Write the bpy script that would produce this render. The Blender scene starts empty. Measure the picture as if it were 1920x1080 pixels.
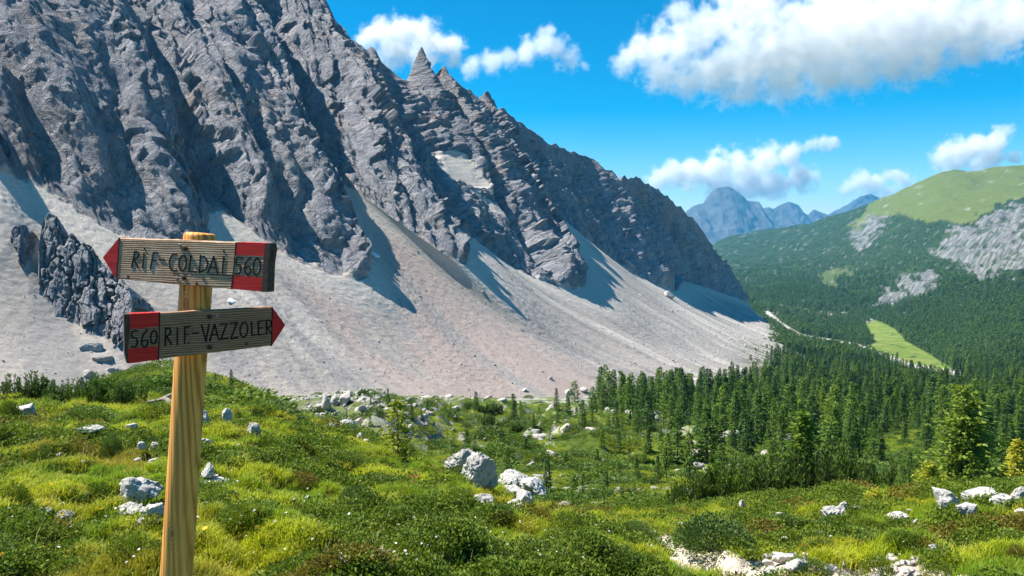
import bpy, math, random
import numpy as np
from mathutils import Vector, Matrix

# ------------------------------------------------------------------ camera, sky, sun, exposure
SC = bpy.context.scene
COL = SC.collection
F_PX = 1507.0                      # focal length in photo pixels (1920 wide)
PITCH = math.atan(120.0 / F_PX)
CP, SP = math.cos(PITCH), math.sin(PITCH)
EYE = np.array([0.0, 0.0, 1.65])

cam_data = bpy.data.cameras.new('camera')
cam_data.sensor_width = 36.0
cam_data.lens = F_PX / 1920.0 * 36.0
cam_data.clip_start = 0.05
cam_data.clip_end = 200000.0
cam = bpy.data.objects.new('camera', cam_data)
COL.objects.link(cam)
cam.location = EYE
cam.rotation_euler = (math.pi / 2 - PITCH, 0, 0)
SC.camera = cam

SUN_AZ, SUN_EL = math.radians(-73.0), math.radians(54.0)
world = bpy.data.worlds.new('World')
SC.world = world
world.use_nodes = True
wn, wl = world.node_tree.nodes, world.node_tree.links
wn.clear()
w_out = wn.new('ShaderNodeOutputWorld')
w_bg = wn.new('ShaderNodeBackground')
w_sky = wn.new('ShaderNodeTexSky')
w_sky.sky_type = 'NISHITA'
w_sky.sun_disc = False
w_sky.sun_elevation = SUN_EL
w_sky.sun_rotation = SUN_AZ
w_sky.altitude = 2000
w_sky.air_density = 1.0
w_sky.dust_density = 0.1
w_sky.ozone_density = 4.0
w_hs = wn.new('ShaderNodeHueSaturation')
w_hs.inputs['Saturation'].default_value = 1.6
w_hs.inputs['Value'].default_value = 0.82
w_hs.inputs['Hue'].default_value = 0.487
wl.new(w_sky.outputs[0], w_hs.inputs['Color'])
wl.new(w_hs.outputs[0], w_bg.inputs['Color'])
w_bg.inputs['Strength'].default_value = 0.085
wl.new(w_bg.outputs[0], w_out.inputs['Surface'])

sun_dir = Vector((math.cos(SUN_EL) * math.sin(SUN_AZ), math.cos(SUN_EL) * math.cos(SUN_AZ), math.sin(SUN_EL)))
sd = bpy.data.lights.new('sun', 'SUN')
sd.energy = 4.8
sd.angle = math.radians(0.55)
sd.color = (1.0, 0.95, 0.86)
sun = bpy.data.objects.new('sun', sd)
COL.objects.link(sun)
sun.rotation_euler = sun_dir.to_track_quat('Z', 'Y').to_euler()
sun.location = sun_dir * 500

SC.view_settings.view_transform = 'Standard'
SC.view_settings.look = 'None'
SC.view_settings.gamma = 1.0
SC.view_settings.use_curve_mapping = False
SC.view_settings.exposure = 1.18
SC.cycles.max_bounces = 8
SC.cycles.diffuse_bounces = 3
SC.cycles.glossy_bounces = 2
SC.cycles.transmission_bounces = 3
SC.cycles.transparent_max_bounces = 8
SC.cycles.volume_bounces = 6
SC.cycles.use_denoising = True
SC.cycles.use_adaptive_sampling = True
SC.cycles.adaptive_threshold = 0.02

# ------------------------------------------------------------------ helpers
rng = np.random.default_rng(7)
random.seed(7)

def pray(px, py):
    """direction through a photo pixel, scaled so that world y is 1"""
    xc = (np.asarray(px, float) - 960) / F_PX
    yc = -(np.asarray(py, float) - 540) / F_PX
    den = CP + yc * SP
    return np.stack([xc / den, np.ones_like(den), (-SP + yc * CP) / den], -1)

def at(px, py, d):
    return EYE + pray(px, py) * np.asarray(d, float)[..., None]

def proj(p):
    q = np.asarray(p, float) - EYE
    fw = q[..., 1] * CP - q[..., 2] * SP
    up = q[..., 1] * SP + q[..., 2] * CP
    fw = np.where(np.abs(fw) < 1e-6, 1e-6, fw)
    return 960 + F_PX * q[..., 0] / fw, 540 - F_PX * up / fw

def _hash(ix, iy, iz, seed):
    h = (ix * 374761393 + iy * 668265263 + iz * 2147483647 + seed * 974634777) & 0xFFFFFFFF
    h = ((h ^ (h >> 13)) * 1274126177) & 0xFFFFFFFF
    h = ((h ^ (h >> 16)) * 2246822519) & 0xFFFFFFFF
    return h ^ (h >> 15)

_G = np.array([(1,1,0),(-1,1,0),(1,-1,0),(-1,-1,0),(1,0,1),(-1,0,1),(1,0,-1),(-1,0,-1),
               (0,1,1),(0,-1,1),(0,1,-1),(0,-1,-1),(1,1,0),(-1,1,0),(0,-1,1),(0,-1,-1)], float)

def perlin(p, seed=0):
    p = np.asarray(p, float)
    sh = p.shape[:-1]
    p = p.reshape(-1, 3)
    i = np.floor(p).astype(np.int64)
    f = p - i
    w = f * f * f * (f * (f * 6 - 15) + 10)
    out = np.zeros(len(p))
    for dx in (0, 1):
        wx = w[:, 0] if dx else 1 - w[:, 0]
        for dy in (0, 1):
            wy = w[:, 1] if dy else 1 - w[:, 1]
            for dz in (0, 1):
                wz = w[:, 2] if dz else 1 - w[:, 2]
                g = _G[_hash(i[:, 0] + dx, i[:, 1] + dy, i[:, 2] + dz, seed) & 15]
                out += wx * wy * wz * (g[:, 0] * (f[:, 0] - dx) + g[:, 1] * (f[:, 1] - dy) + g[:, 2] * (f[:, 2] - dz))
    return out.reshape(sh)

def fbm(p, octaves=4, seed=0, gain=0.5, lac=2.03):
    a, s, t = 1.0, 0.0, 0.0
    q = np.asarray(p, float)
    for o in range(octaves):
        s = s + a * perlin(q, seed + o * 17); t += a
        a *= gain; q = q * lac
    return s / t * 1.6

def ridged(p, octaves=4, seed=0, gain=0.5, lac=2.03):
    a, s, t = 1.0, 0.0, 0.0
    q = np.asarray(p, float)
    for o in range(octaves):
        s = s + a * (1 - 2.0 * np.abs(perlin(q, seed + o * 17))); t += a
        a *= gain; q = q * lac
    return s / t            # about 0..1, high on creases

def worley(a, b, seed=0):
    """cell noise in two coordinates: (random per cell, second random, tilt of a plane per cell, distance to the cell edge)"""
    ia, ib = np.floor(a).astype(np.int64), np.floor(b).astype(np.int64)
    f1 = np.full(a.shape, 9.0); f2 = np.full(a.shape, 9.0)
    r1 = np.zeros(a.shape); tl = np.zeros(a.shape)
    for da in (-1, 0, 1):
        for db in (-1, 0, 1):
            hh = _hash(ia + da, ib + db, ib * 0 + 3, seed)
            ca = ia + da + (hh & 1023) / 1023.0; cb = ib + db + ((hh >> 10) & 1023) / 1023.0
            dd = np.hypot(a - ca, b - cb)
            k = dd < f1
            f2 = np.where(k, f1, np.minimum(f2, dd)); f1 = np.where(k, dd, f1)
            rr = ((hh >> 20) & 1023) / 1023.0
            an = rr * 6.283 * 7
            r1 = np.where(k, rr, r1)
            tl = np.where(k, (a - ca) * np.cos(an) + (b - cb) * np.sin(an), tl)
    return r1, tl, f2 - f1

def sstep(a, b, x):
    t = np.clip((x - a) / (b - a), 0, 1)
    return t * t * (3 - 2 * t)

def xyz(x, y, z=0.0):
    x, y = np.asarray(x, float), np.asarray(y, float)
    return np.stack([x, y, np.zeros_like(x) + z], -1)

def in_poly(px, py, poly):
    inside = np.zeros(np.shape(px), bool)
    n = len(poly)
    for i in range(n):
        x1, y1 = poly[i]; x2, y2 = poly[(i + 1) % n]
        if y1 == y2: continue
        c = ((y1 > py) != (y2 > py)) & (px < (x2 - x1) * (py - y1) / (y2 - y1) + x1)
        inside ^= c
    return inside

def mesh_np(name, verts, faces, smooth=True):
    """faces: (n,3) or (n,4) int array"""
    me = bpy.data.meshes.new(name)
    verts = np.asarray(verts, np.float32); faces = np.asarray(faces, np.int32)
    k = faces.shape[1]
    me.vertices.add(len(verts)); me.vertices.foreach_set('co', verts.ravel())
    me.loops.add(faces.size); me.loops.foreach_set('vertex_index', faces.ravel())
    me.polygons.add(len(faces))
    me.polygons.foreach_set('loop_start', np.arange(0, faces.size, k, dtype=np.int32))
    me.polygons.foreach_set('loop_total', np.full(len(faces), k, np.int32))
    me.polygons.foreach_set('use_smooth', np.full(len(faces), smooth, bool))
    me.update(calc_edges=True)
    return me

def grid_faces(nu, nv):
    i = np.arange(nu - 1)[:, None] * nv + np.arange(nv - 1)[None, :]
    i = i.ravel()
    return np.stack([i, i + nv, i + nv + 1, i + 1], 1)

def color_attr(me, name, rgb):
    a = me.color_attributes.new(name, 'FLOAT_COLOR', 'POINT')
    d = np.ones((len(rgb), 4), np.float32); d[:, :3] = rgb
    a.data.foreach_set('color', d.ravel())

def float_attr(me, name, v):
    a = me.attributes.new(name, 'FLOAT', 'POINT')
    a.data.foreach_set('value', np.asarray(v, np.float32))

def link(name, me, mat=None, parent=None):
    o = bpy.data.objects.new(name, me)
    COL.objects.link(o)
    if mat is not None and me is not None and len(me.materials) == 0:
        me.materials.append(mat)
    if parent is not None:
        o.parent = parent
    return o

def tag(o, label=None, cat=None, group=None, kind=None):
    if label: o['label'] = label
    if cat: o['category'] = cat
    if group: o['group'] = group
    if kind: o['kind'] = kind
    return o

def empty(name, loc=(0, 0, 0), rz=0.0, sc=1.0):
    o = bpy.data.objects.new(name, None)
    COL.objects.link(o)
    o.location = loc; o.rotation_euler = (0, 0, rz); o.scale = (sc, sc, sc)
    o.empty_display_size = 0.1
    return o

class NT:
    """small helper for node materials"""
    def __init__(self, name, rough=0.9, spec=0.2):
        self.m = bpy.data.materials.new(name)
        self.m.use_nodes = True
        self.t = self.m.node_tree
        self.n, self.l = self.t.nodes, self.t.links
        self.n.clear()
        self.out = self.n.new('ShaderNodeOutputMaterial')
        self.b = self.n.new('ShaderNodeBsdfPrincipled')
        self.b.inputs['Roughness'].default_value = rough
        self.b.inputs['Specular IOR Level'].default_value = spec
        self.l.new(self.b.outputs[0], self.out.inputs['Surface'])
    def put(self, sock, v):
        if hasattr(v, 'is_linked') or isinstance(v, bpy.types.NodeSocket): self.l.new(v, sock)
        elif isinstance(v, (tuple, list)):
            v = tuple(v)
            if len(v) == 3 and sock.type == 'RGBA': v = v + (1,)
            sock.default_value = v
        else: sock.default_value = v
    def coord(self, which='Object'):
        return self.n.new('ShaderNodeTexCoord').outputs[which]
    def mapping(self, v, scale=(1, 1, 1), rot=(0, 0, 0), loc=(0, 0, 0)):
        m = self.n.new('ShaderNodeMapping'); self.l.new(v, m.inputs['Vector'])
        m.inputs['Scale'].default_value = scale; m.inputs['Rotation'].default_value = rot; m.inputs['Location'].default_value = loc
        return m.outputs[0]
    def noise(self, v, scale, detail=4, rough=0.55, dist=0.0):
        n = self.n.new('ShaderNodeTexNoise'); self.l.new(v, n.inputs['Vector'])
        n.inputs['Scale'].default_value = scale; n.inputs['Detail'].default_value = detail
        n.inputs['Roughness'].default_value = rough; n.inputs['Distortion'].default_value = dist
        return n.outputs['Fac']
    def voro(self, v, scale, feature='F1', out='Distance', rnd=1.0):
        n = self.n.new('ShaderNodeTexVoronoi'); self.l.new(v, n.inputs['Vector'])
        n.feature = feature; n.inputs['Scale'].default_value = scale; n.inputs['Randomness'].default_value = rnd
        return n.outputs[out]
    def ramp(self, fac, stops, interp='LINEAR'):
        r = self.n.new('ShaderNodeValToRGB'); self.l.new(fac, r.inputs[0])
        cr = r.color_ramp; cr.interpolation = interp
        while len(cr.elements) < len(stops): cr.elements.new(0.5)
        for e, (p, c) in zip(cr.elements, stops):
            e.position = p
            e.color = tuple(c) + (1,) if isinstance(c, (tuple, list)) else (c, c, c, 1)
        return r.outputs[0]
    def mix(self, fac, a, b, mode='MIX'):
        m = self.n.new('ShaderNodeMix'); m.data_type = 'RGBA'; m.blend_type = mode
        self.put(m.inputs[0], fac); self.put(m.inputs[6], a); self.put(m.inputs[7], b)
        return m.outputs[2]
    def math(self, op, a, b=0.0, c=0.0):
        m = self.n.new('ShaderNodeMath'); m.operation = op
        self.put(m.inputs[0], a); self.put(m.inputs[1], b); self.put(m.inputs[2], c)
        return m.outputs[0]
    def attr(self, name, typ='GEOMETRY', out='Color'):
        a = self.n.new('ShaderNodeAttribute'); a.attribute_name = name; a.attribute_type = typ
        return a.outputs[out]
    def bump(self, h, strength, dist, normal=None):
        b = self.n.new('ShaderNodeBump'); self.l.new(h, b.inputs['Height'])
        b.inputs['Strength'].default_value = strength; b.inputs['Distance'].default_value = dist
        if normal is not None: self.l.new(normal, b.inputs['Normal'])
        self.l.new(b.outputs[0], self.b.inputs['Normal'])
        return b.outputs[0]
    def color(self, v): self.put(self.b.inputs['Base Color'], v)
# ------------------------------------------------------------------ materials of the ground and the mountain
def mat_massif():
    t = NT('mountain_rock_and_scree', 0.92, 0.12)
    P = t.coord('Object')
    W = t.attr('wall', out='Vector')       # metres along the wall, up the wall, 0
    scree = t.attr('scree', out='Fac')
    tint = t.attr('tint')
    n1 = t.noise(P, 0.05, 6, 0.6)
    streak = t.noise(t.mapping(W, (1, 0.22, 1)), 0.32, 7, 0.7, 0.6)
    fine = t.noise(t.mapping(W, (1, 0.55, 1)), 0.8, 6, 0.72, 0.3)
    rock = t.ramp(n1, [(0.3, (0.225, 0.23, 0.26)), (0.5, (0.31, 0.307, 0.33)), (0.7, (0.39, 0.375, 0.375))])
    warm = t.ramp(t.noise(t.mapping(W, (1, 0.45, 1)), 0.05, 6, 0.68), [(0.54, 0.0), (0.68, 1.0)])
    rock = t.mix(t.math('MULTIPLY', warm, t.math('ADD', 0.35, t.math('MULTIPLY', t.attr('bed', out='Fac'), 0.45))), rock, (0.40, 0.265, 0.175))
    rock = t.mix(0.85, rock, t.ramp(streak, [(0.30, 0.48), (0.44, 0.9), (0.7, 1.12)]), 'MULTIPLY')
    rock = t.mix(0.7, rock, t.ramp(fine, [(0.33, 0.6), (0.5, 0.96), (0.7, 1.12)]), 'MULTIPLY')
    # joints: long cracks down the fall line and short ones across
    dis = t.n.new('ShaderNodeVectorMath'); dis.operation = 'MULTIPLY_ADD'
    nzv = t.n.new('ShaderNodeTexNoise'); t.l.new(W, nzv.inputs['Vector']); nzv.inputs['Scale'].default_value = 0.16; nzv.inputs['Detail'].default_value = 4
    t.l.new(nzv.outputs['Color'], dis.inputs[0]); dis.inputs[1].default_value = (9, 9, 0); t.l.new(W, dis.inputs[2])
    cr1 = t.ramp(t.voro(t.mapping(dis.outputs[0], (1, 0.26, 1)), 0.13, 'DISTANCE_TO_EDGE'), [(0.0, 1.0), (0.05, 0.0)])
    cr2 = t.ramp(t.voro(t.mapping(dis.outputs[0], (1, 0.40, 1)), 0.40, 'DISTANCE_TO_EDGE'), [(0.0, 1.0), (0.06, 0.0)])
    crk = t.math('MAXIMUM', t.math('MULTIPLY', cr1, 0.75), t.math('MULTIPLY', cr2, 0.5))
    rock = t.mix(t.math('MULTIPLY', crk, t.ramp(n1, [(0.35, 0.15), (0.6, 0.9)])), rock, (0.085, 0.085, 0.095))
    # bedding: thin darker layers
    strat = t.noise(t.mapping(P, (0.02, 0.02, 1.0), rot=(0.10, -0.07, 0)), 0.55, 5, 0.75)
    bed = t.attr('bed', out='Fac')
    rock = t.mix(t.math('MULTIPLY', bed, t.ramp(strat, [(0.38, 0.55), (0.5, 0.0)])), rock, (0.15, 0.145, 0.15))
    peb = t.noise(P, 0.9, 6, 0.8)
    sc = t.mix(1.0, tint, t.ramp(peb, [(0.25, 0.62), (0.5, 0.97), (0.8, 1.15)]), 'MULTIPLY')
    t.color(t.mix(scree, rock, sc))
    hr = t.math('ADD', t.math('MULTIPLY', streak, 2.4), t.math('ADD', t.math('MULTIPLY', fine, 1.3), t.math('MULTIPLY', t.math('MULTIPLY', strat, bed), 1.3)))
    hr = t.math('SUBTRACT', hr, t.math('MULTIPLY', crk, 0.7))
    h = t.mix(scree, hr, t.math('MULTIPLY', peb, 0.35))
    t.bump(h, 0.85, 1.3)
    return t.m

def mat_ground():
    t = NT('ground_cover', 0.95, 0.1)
    P = t.coord('Object')
    cov = t.attr('cover')
    sc_ = t.attr('fine', out='Fac')       # patch size of the ground cover in metres
    v = t.n.new('ShaderNodeVectorMath'); v.operation = 'DIVIDE'
    t.l.new(P, v.inputs[0])
    cmb = t.n.new('ShaderNodeCombineXYZ')
    for i in range(3): t.l.new(sc_, cmb.inputs[i])
    t.l.new(cmb.outputs[0], v.inputs[1])
    n = t.noise(P, 6.0, 4, 0.7)
    n2 = t.noise(P, 0.5, 6, 0.75)
    n3 = t.noise(P, 0.12, 6, 0.75)
    far = t.ramp(t.math('DIVIDE', sc_, 10.0), [(0.05, 0.0), (0.3, 1.0)])
    m = t.mix(far, t.mix(0.5, n, n2), t.mix(0.6, n2, n3))
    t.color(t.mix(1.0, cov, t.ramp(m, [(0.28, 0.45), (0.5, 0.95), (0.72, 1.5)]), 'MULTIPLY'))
    t.bump(m, 0.7, 0.25)
    return t.m

# ------------------------------------------------------------------ ground heights
# for columns of the view: (distance, photo row of the ground there)
def col(*a): return list(a)
GCOL = {
 -600: col((4,1120),(6,950),(9,845),(12,785),(15,750),(20,775),(30,820),(60,860),(120,840),(160,800),(220,800),(400,800),(1000,720),(5000,640)),
 0:    col((4,1105),(6,950),(9,848),(12,790),(15,752),(20,770),(30,815),(60,850),(120,825),(160,785),(220,790),(400,790),(1000,720),(5000,640)),
 250:  col((4,1105),(6,955),(9,850),(12,792),(15,757),(19,760),(26,745),(34,708),(40,698),(48,712),(60,770),(120,790),(170,765),(220,770),(400,780),(1000,720),(5000,640)),
 345:  col((4,1105),(6,958),(9,856),(12,800),(15,766),(19,764),(26,745),(34,708),(42,694),(50,712),(62,772),(80,780),(120,775),(175,752),(220,760),(400,778),(1000,720),(5000,640)),
 430:  col((4,1105),(6,960),(9,862),(12,808),(15,775),(19,768),(26,750),(34,722),(42,714),(50,732),(62,775),(80,776),(120,760),(180,742),(220,752),(400,775),(1000,720),(5000,640)),
 600:  col((4,1105),(6,970),(9,880),(12,830),(15,800),(18,792),(24,812),(40,820),(60,796),(80,782),(120,762),(180,746),(220,745),(270,760),(400,775),(1000,720),(5000,640)),
 750:  col((4,1110),(6,990),(9,910),(12,868),(15,850),(20,866),(30,872),(50,850),(70,828),(100,802),(150,772),(200,755),(240,747),(270,752),(400,775),(1000,720),(5000,640)),
 900:  col((4,1120),(6,1010),(8,945),(10,918),(12,935),(20,955),(30,945),(45,912),(60,882),(80,852),(110,818),(150,788),(200,764),(250,749),(290,752),(400,770),(1000,720),(5000,640)),
 1050: col((4,1140),(5.5,1045),(7.5,985),(9,990),(12,1005),(16,985),(22,962),(32,940),(45,915),(60,890),(80,860),(110,830),(150,800),(200,775),(260,750),(300,744),(350,750),(500,765),(1000,720),(5000,640)),
 1200: col((4,1170),(5.5,1085),(7,1045),(9,1022),(12,1000),(16,975),(22,955),(32,940),(45,918),(60,895),(80,865),(110,834),(150,805),(200,780),(270,752),(320,735),(380,740),(500,750),(1000,700),(5000,640)),
 1330: col((4,1190),(5.5,1105),(7,1050),(9,1008),(12,976),(16,956),(21,946),(28,950),(45,928),(60,902),(80,872),(120,832),(200,785),(300,752),(365,728),(420,732),(600,720),(1000,665),(2000,560),(3000,500),(4500,448),(6000,470),(9000,500)),
 1440: col((4,1190),(5.5,1105),(7,1045),(9,998),(12,964),(15,945),(20,942),(28,952),(45,930),(60,904),(80,874),(120,836),(200,790),(300,754),(430,714),(560,672),(740,645),(930,618),(1080,602),(1300,585),(1700,555),(2300,520),(3200,480),(4400,428),(6000,450),(9000,490)),
 1540: col((4,1185),(5.5,1098),(7,1035),(9,985),(12,948),(15,934),(20,940),(28,955),(45,935),(60,908),(80,878),(120,840),(200,793),(300,757),(430,725),(560,700),(740,668),(930,645),(1150,624),(1400,602),(1700,565),(2200,510),(2900,460),(3900,408),(5500,440),(9000,490)),
 1640: col((4,1180),(5.5,1090),(7,1025),(9,972),(12,936),(14,928),(18,938),(28,960),(45,938),(60,910),(80,880),(120,842),(200,796),(300,760),(430,730),(560,706),(740,676),(930,650),(1150,628),(1400,600),(1650,560),(2050,490),(2600,430),(3300,368),(4500,400),(9000,480)),
 1760: col((4,1175),(5.5,1080),(7,1010),(9,955),(11,930),(13,926),(17,938),(28,964),(45,940),(60,912),(80,882),(120,845),(200,798),(300,763),(430,733),(560,710),(700,692),(850,676),(1000,640),(1250,585),(1500,530),(1900,455),(2400,385),(2950,318),(4000,350),(9000,470)),
 1920: col((4,1165),(5.5,1065),(7,992),(8.5,945),(10.5,924),(12,922),(16,938),(28,966),(45,942),(60,915),(80,886),(120,848),(200,802),(300,768),(430,738),(560,712),(680,690),(800,650),(1000,590),(1250,528),(1500,455),(1900,395),(2400,345),(2800,306),(3800,340),(9000,460)),
 2500: col((4,1130),(5.5,1030),(7,960),(8.5,920),(10.5,905),(12,905),(16,930),(28,960),(45,942),(60,918),(80,890),(120,852),(200,805),(300,770),(430,735),(560,690),(680,655),(800,610),(1000,545),(1250,485),(1500,410),(1900,340),(2400,290),(2800,262),(3800,290),(9000,420)),
}
LD0, LD1, NLD, NPX = math.log(0.8), math.log(9000), 420, 240
PXG = np.linspace(-900, 2800, NPX)
LDG = np.linspace(LD0, LD1, NLD)
def _build_table():
    ks = sorted(GCOL)
    T = np.zeros((len(ks), NLD))
    for j, k in enumerate(ks):
        near = [(d, 420 + F_PX * drop / d) for d, drop in ((0.8, 1.65), (1.2, 1.655), (1.8, 1.67), (2.6, 1.71))]
        nodes = near + GCOL[k]
        d = np.array([a for a, b in nodes]); y = np.array([b for a, b in nodes])
        # interpolate the drop near by, the row far off
        xs = np.exp(LDG)
        drop = (y - 420) * d / F_PX
        yn = 420 + F_PX * np.interp(LDG, np.log(d), drop) / xs
        yf = np.interp(LDG, np.log(d), y)
        w = sstep(math.log(4), math.log(12), LDG)
        T[j] = yn * (1 - w) + yf * w
    A = np.zeros((NPX, NLD))
    for i in range(NLD):
        A[:, i] = np.interp(PXG, ks, T[:, i])
    def blur(a, n, ax):
        k = np.exp(-np.linspace(-2, 2, 2 * n + 1) ** 2); k /= k.sum()
        pad = [(0, 0), (0, 0)]; pad[ax] = (n, n)
        b = np.pad(a, pad, mode='edge')
        return np.apply_along_axis(lambda v: np.convolve(v, k, 'valid'), ax, b)
    E = blur(blur(A * np.exp(LDG)[None, :] ** 0.6, 5, 0), 4, 1) / np.exp(LDG)[None, :] ** 0.6
    return E
GT = _build_table()

def ground_base(x, y):
    x, y = np.asarray(x, float), np.asarray(y, float)
    d = np.clip(y, 0.85, 8900)
    pxn = np.clip(960 + F_PX * x / d, -899, 2799)
    a = (pxn - PXG[0]) / (PXG[1] - PXG[0]); b = (np.log(d) - LD0) / (LDG[1] - LDG[0])
    i = np.clip(a.astype(int), 0, NPX - 2); j = np.clip(b.astype(int), 0, NLD - 2)
    a -= i; b -= j
    row = GT[i, j] * (1 - a) * (1 - b) + GT[i + 1, j] * a * (1 - b) + GT[i, j + 1] * (1 - a) * b + GT[i + 1, j + 1] * a * b
    yc = -(row - 540) / F_PX
    return EYE[2] + d * (-SP + yc * CP) / (CP + yc * SP), pxn, d

PATH = [(1250, 1022), (1262, 1040), (1300, 1056), (1360, 1052), (1400, 1070), (1480, 1066), (1560, 1080), (1640, 1075), (1720, 1078), (1800, 1095)]

def ground_z(x, y, fine=True):
    z, pxn, d = ground_base(x, y)
    # tussocks and hollows of the near meadow
    near = 1 - sstep(14, 40, d)
    z = z + near * (0.19 * fbm(xyz(x * 0.9, y * 0.9), 2, 3) + 0.16 * fbm(xyz(x * 2.4, y * 2.4, 4), 2, 5) * sstep(1.5, 3.5, d))
    # hummocky shelf with rock steps
    mid = sstep(18, 45, d) * (1 - sstep(180, 260, d)) * (1 - 0.75 * sstep(1300, 1450, pxn)) * (1 - 0.6 * (1 - sstep(560, 720, pxn)))
    kn = fbm(xyz(x / 16, y / 22, 1.7), 3, 11)
    kn2 = ridged(xyz(x / 7, y / 9, 8.1), 3, 23)
    step = np.where(kn > 0, np.abs(kn) ** 0.55, -np.abs(kn) ** 0.8)
    z = z + mid * np.clip(d / 100, 0.25, 1.0) * (3.4 * step + 2.2 * (kn2 - 0.5) + 0.55 * fbm(xyz(x / 2.4, y / 2.8, 3.9), 3, 27))
    # the far slopes
    far = sstep(500, 1200, d)
    z = z + far * (14 * fbm(xyz(x / 190, y / 190, 3.3), 4, 31) - 12 * (ridged(xyz(x / 120, y / 300, 5.5), 4, 41) - 0.6)) * sstep(640, 560, 420 + F_PX * (EYE[2] - z) / np.maximum(d, 1)) 
    z = z + sstep(150, 300, d) * (1 - far) * 2.0 * fbm(xyz(x / 30, y / 30, 6.2), 3, 51)
    return z

def hit(px, py, dmin=2.6, dmax=6000):
    """where the view ray of a photo pixel first meets the ground"""
    r = pray(px, py)
    d = np.exp(np.linspace(math.log(dmin), math.log(dmax), 420))
    p = EYE + r[None, :] * d[:, None]
    below = p[:, 2] <= ground_z(p[:, 0], p[:, 1])
    k = int(np.argmax(below)) if below.any() else len(d) - 1
    lo, hi = d[max(k - 1, 0)], d[k]
    ds = np.linspace(lo, hi, 24); p = EYE + r[None, :] * ds[:, None]
    b = p[:, 2] <= ground_z(p[:, 0], p[:, 1])
    k = int(np.argmax(b)) if b.any() else len(ds) - 1
    q = p[k].copy(); q[2] = float(ground_z(q[0:1], q[1:2])[0])
    return q

HILL_GRASS = [(1585, 425), (1640, 368), (1700, 320), (1790, 300), (1890, 290), (2600, 200), (2600, 320), (1930, 365), (1870, 392), (1800, 422), (1720, 410), (1650, 405), (1610, 430)]
CLIFF_A = [(1960, 370), (1840, 412), (1770, 446), (1742, 474), (1790, 492), (1830, 522), (1930, 515), (2500, 520), (2500, 380)]
CLIFF_B = [(1632, 578), (1648, 548), (1690, 520), (1745, 508), (1775, 528), (1735, 552), (1690, 572), (1650, 582)]
PALE_A = [(1588, 448), (1632, 402), (1665, 405), (1645, 440), (1612, 475)]
PALE_B = [(1530, 530), (1560, 512), (1605, 508), (1590, 525), (1545, 533)]
MEADOW = [(1622, 606), (1632, 598), (1655, 604), (1680, 618), (1700, 640), (1728, 655), (1750, 668), (1785, 690), (1764, 700), (1700, 690), (1655, 668), (1610, 655), (1640, 640), (1628, 622)]
TRACK = [(1440, 588), (1470, 612), (1500, 630), (1560, 640), (1610, 650), (1660, 668), (1700, 684), (1725, 690), (1800, 700)]
RUBBLE = [(1425, 572), (1500, 572), (1560, 585), (1640, 590), (1625, 606), (1540, 608), (1470, 600)]

def line_dist(px, py, pts):
    best = np.full(np.shape(px), 1e9)
    for (x1, y1), (x2, y2) in zip(pts[:-1], pts[1:]):
        dx, dy = x2 - x1, y2 - y1
        t = np.clip(((px - x1) * dx + (py - y1) * dy) / (dx * dx + dy * dy), 0, 1)
        best = np.minimum(best, np.hypot(px - x1 - t * dx, (py - y1 - t * dy)))
    return best

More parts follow.
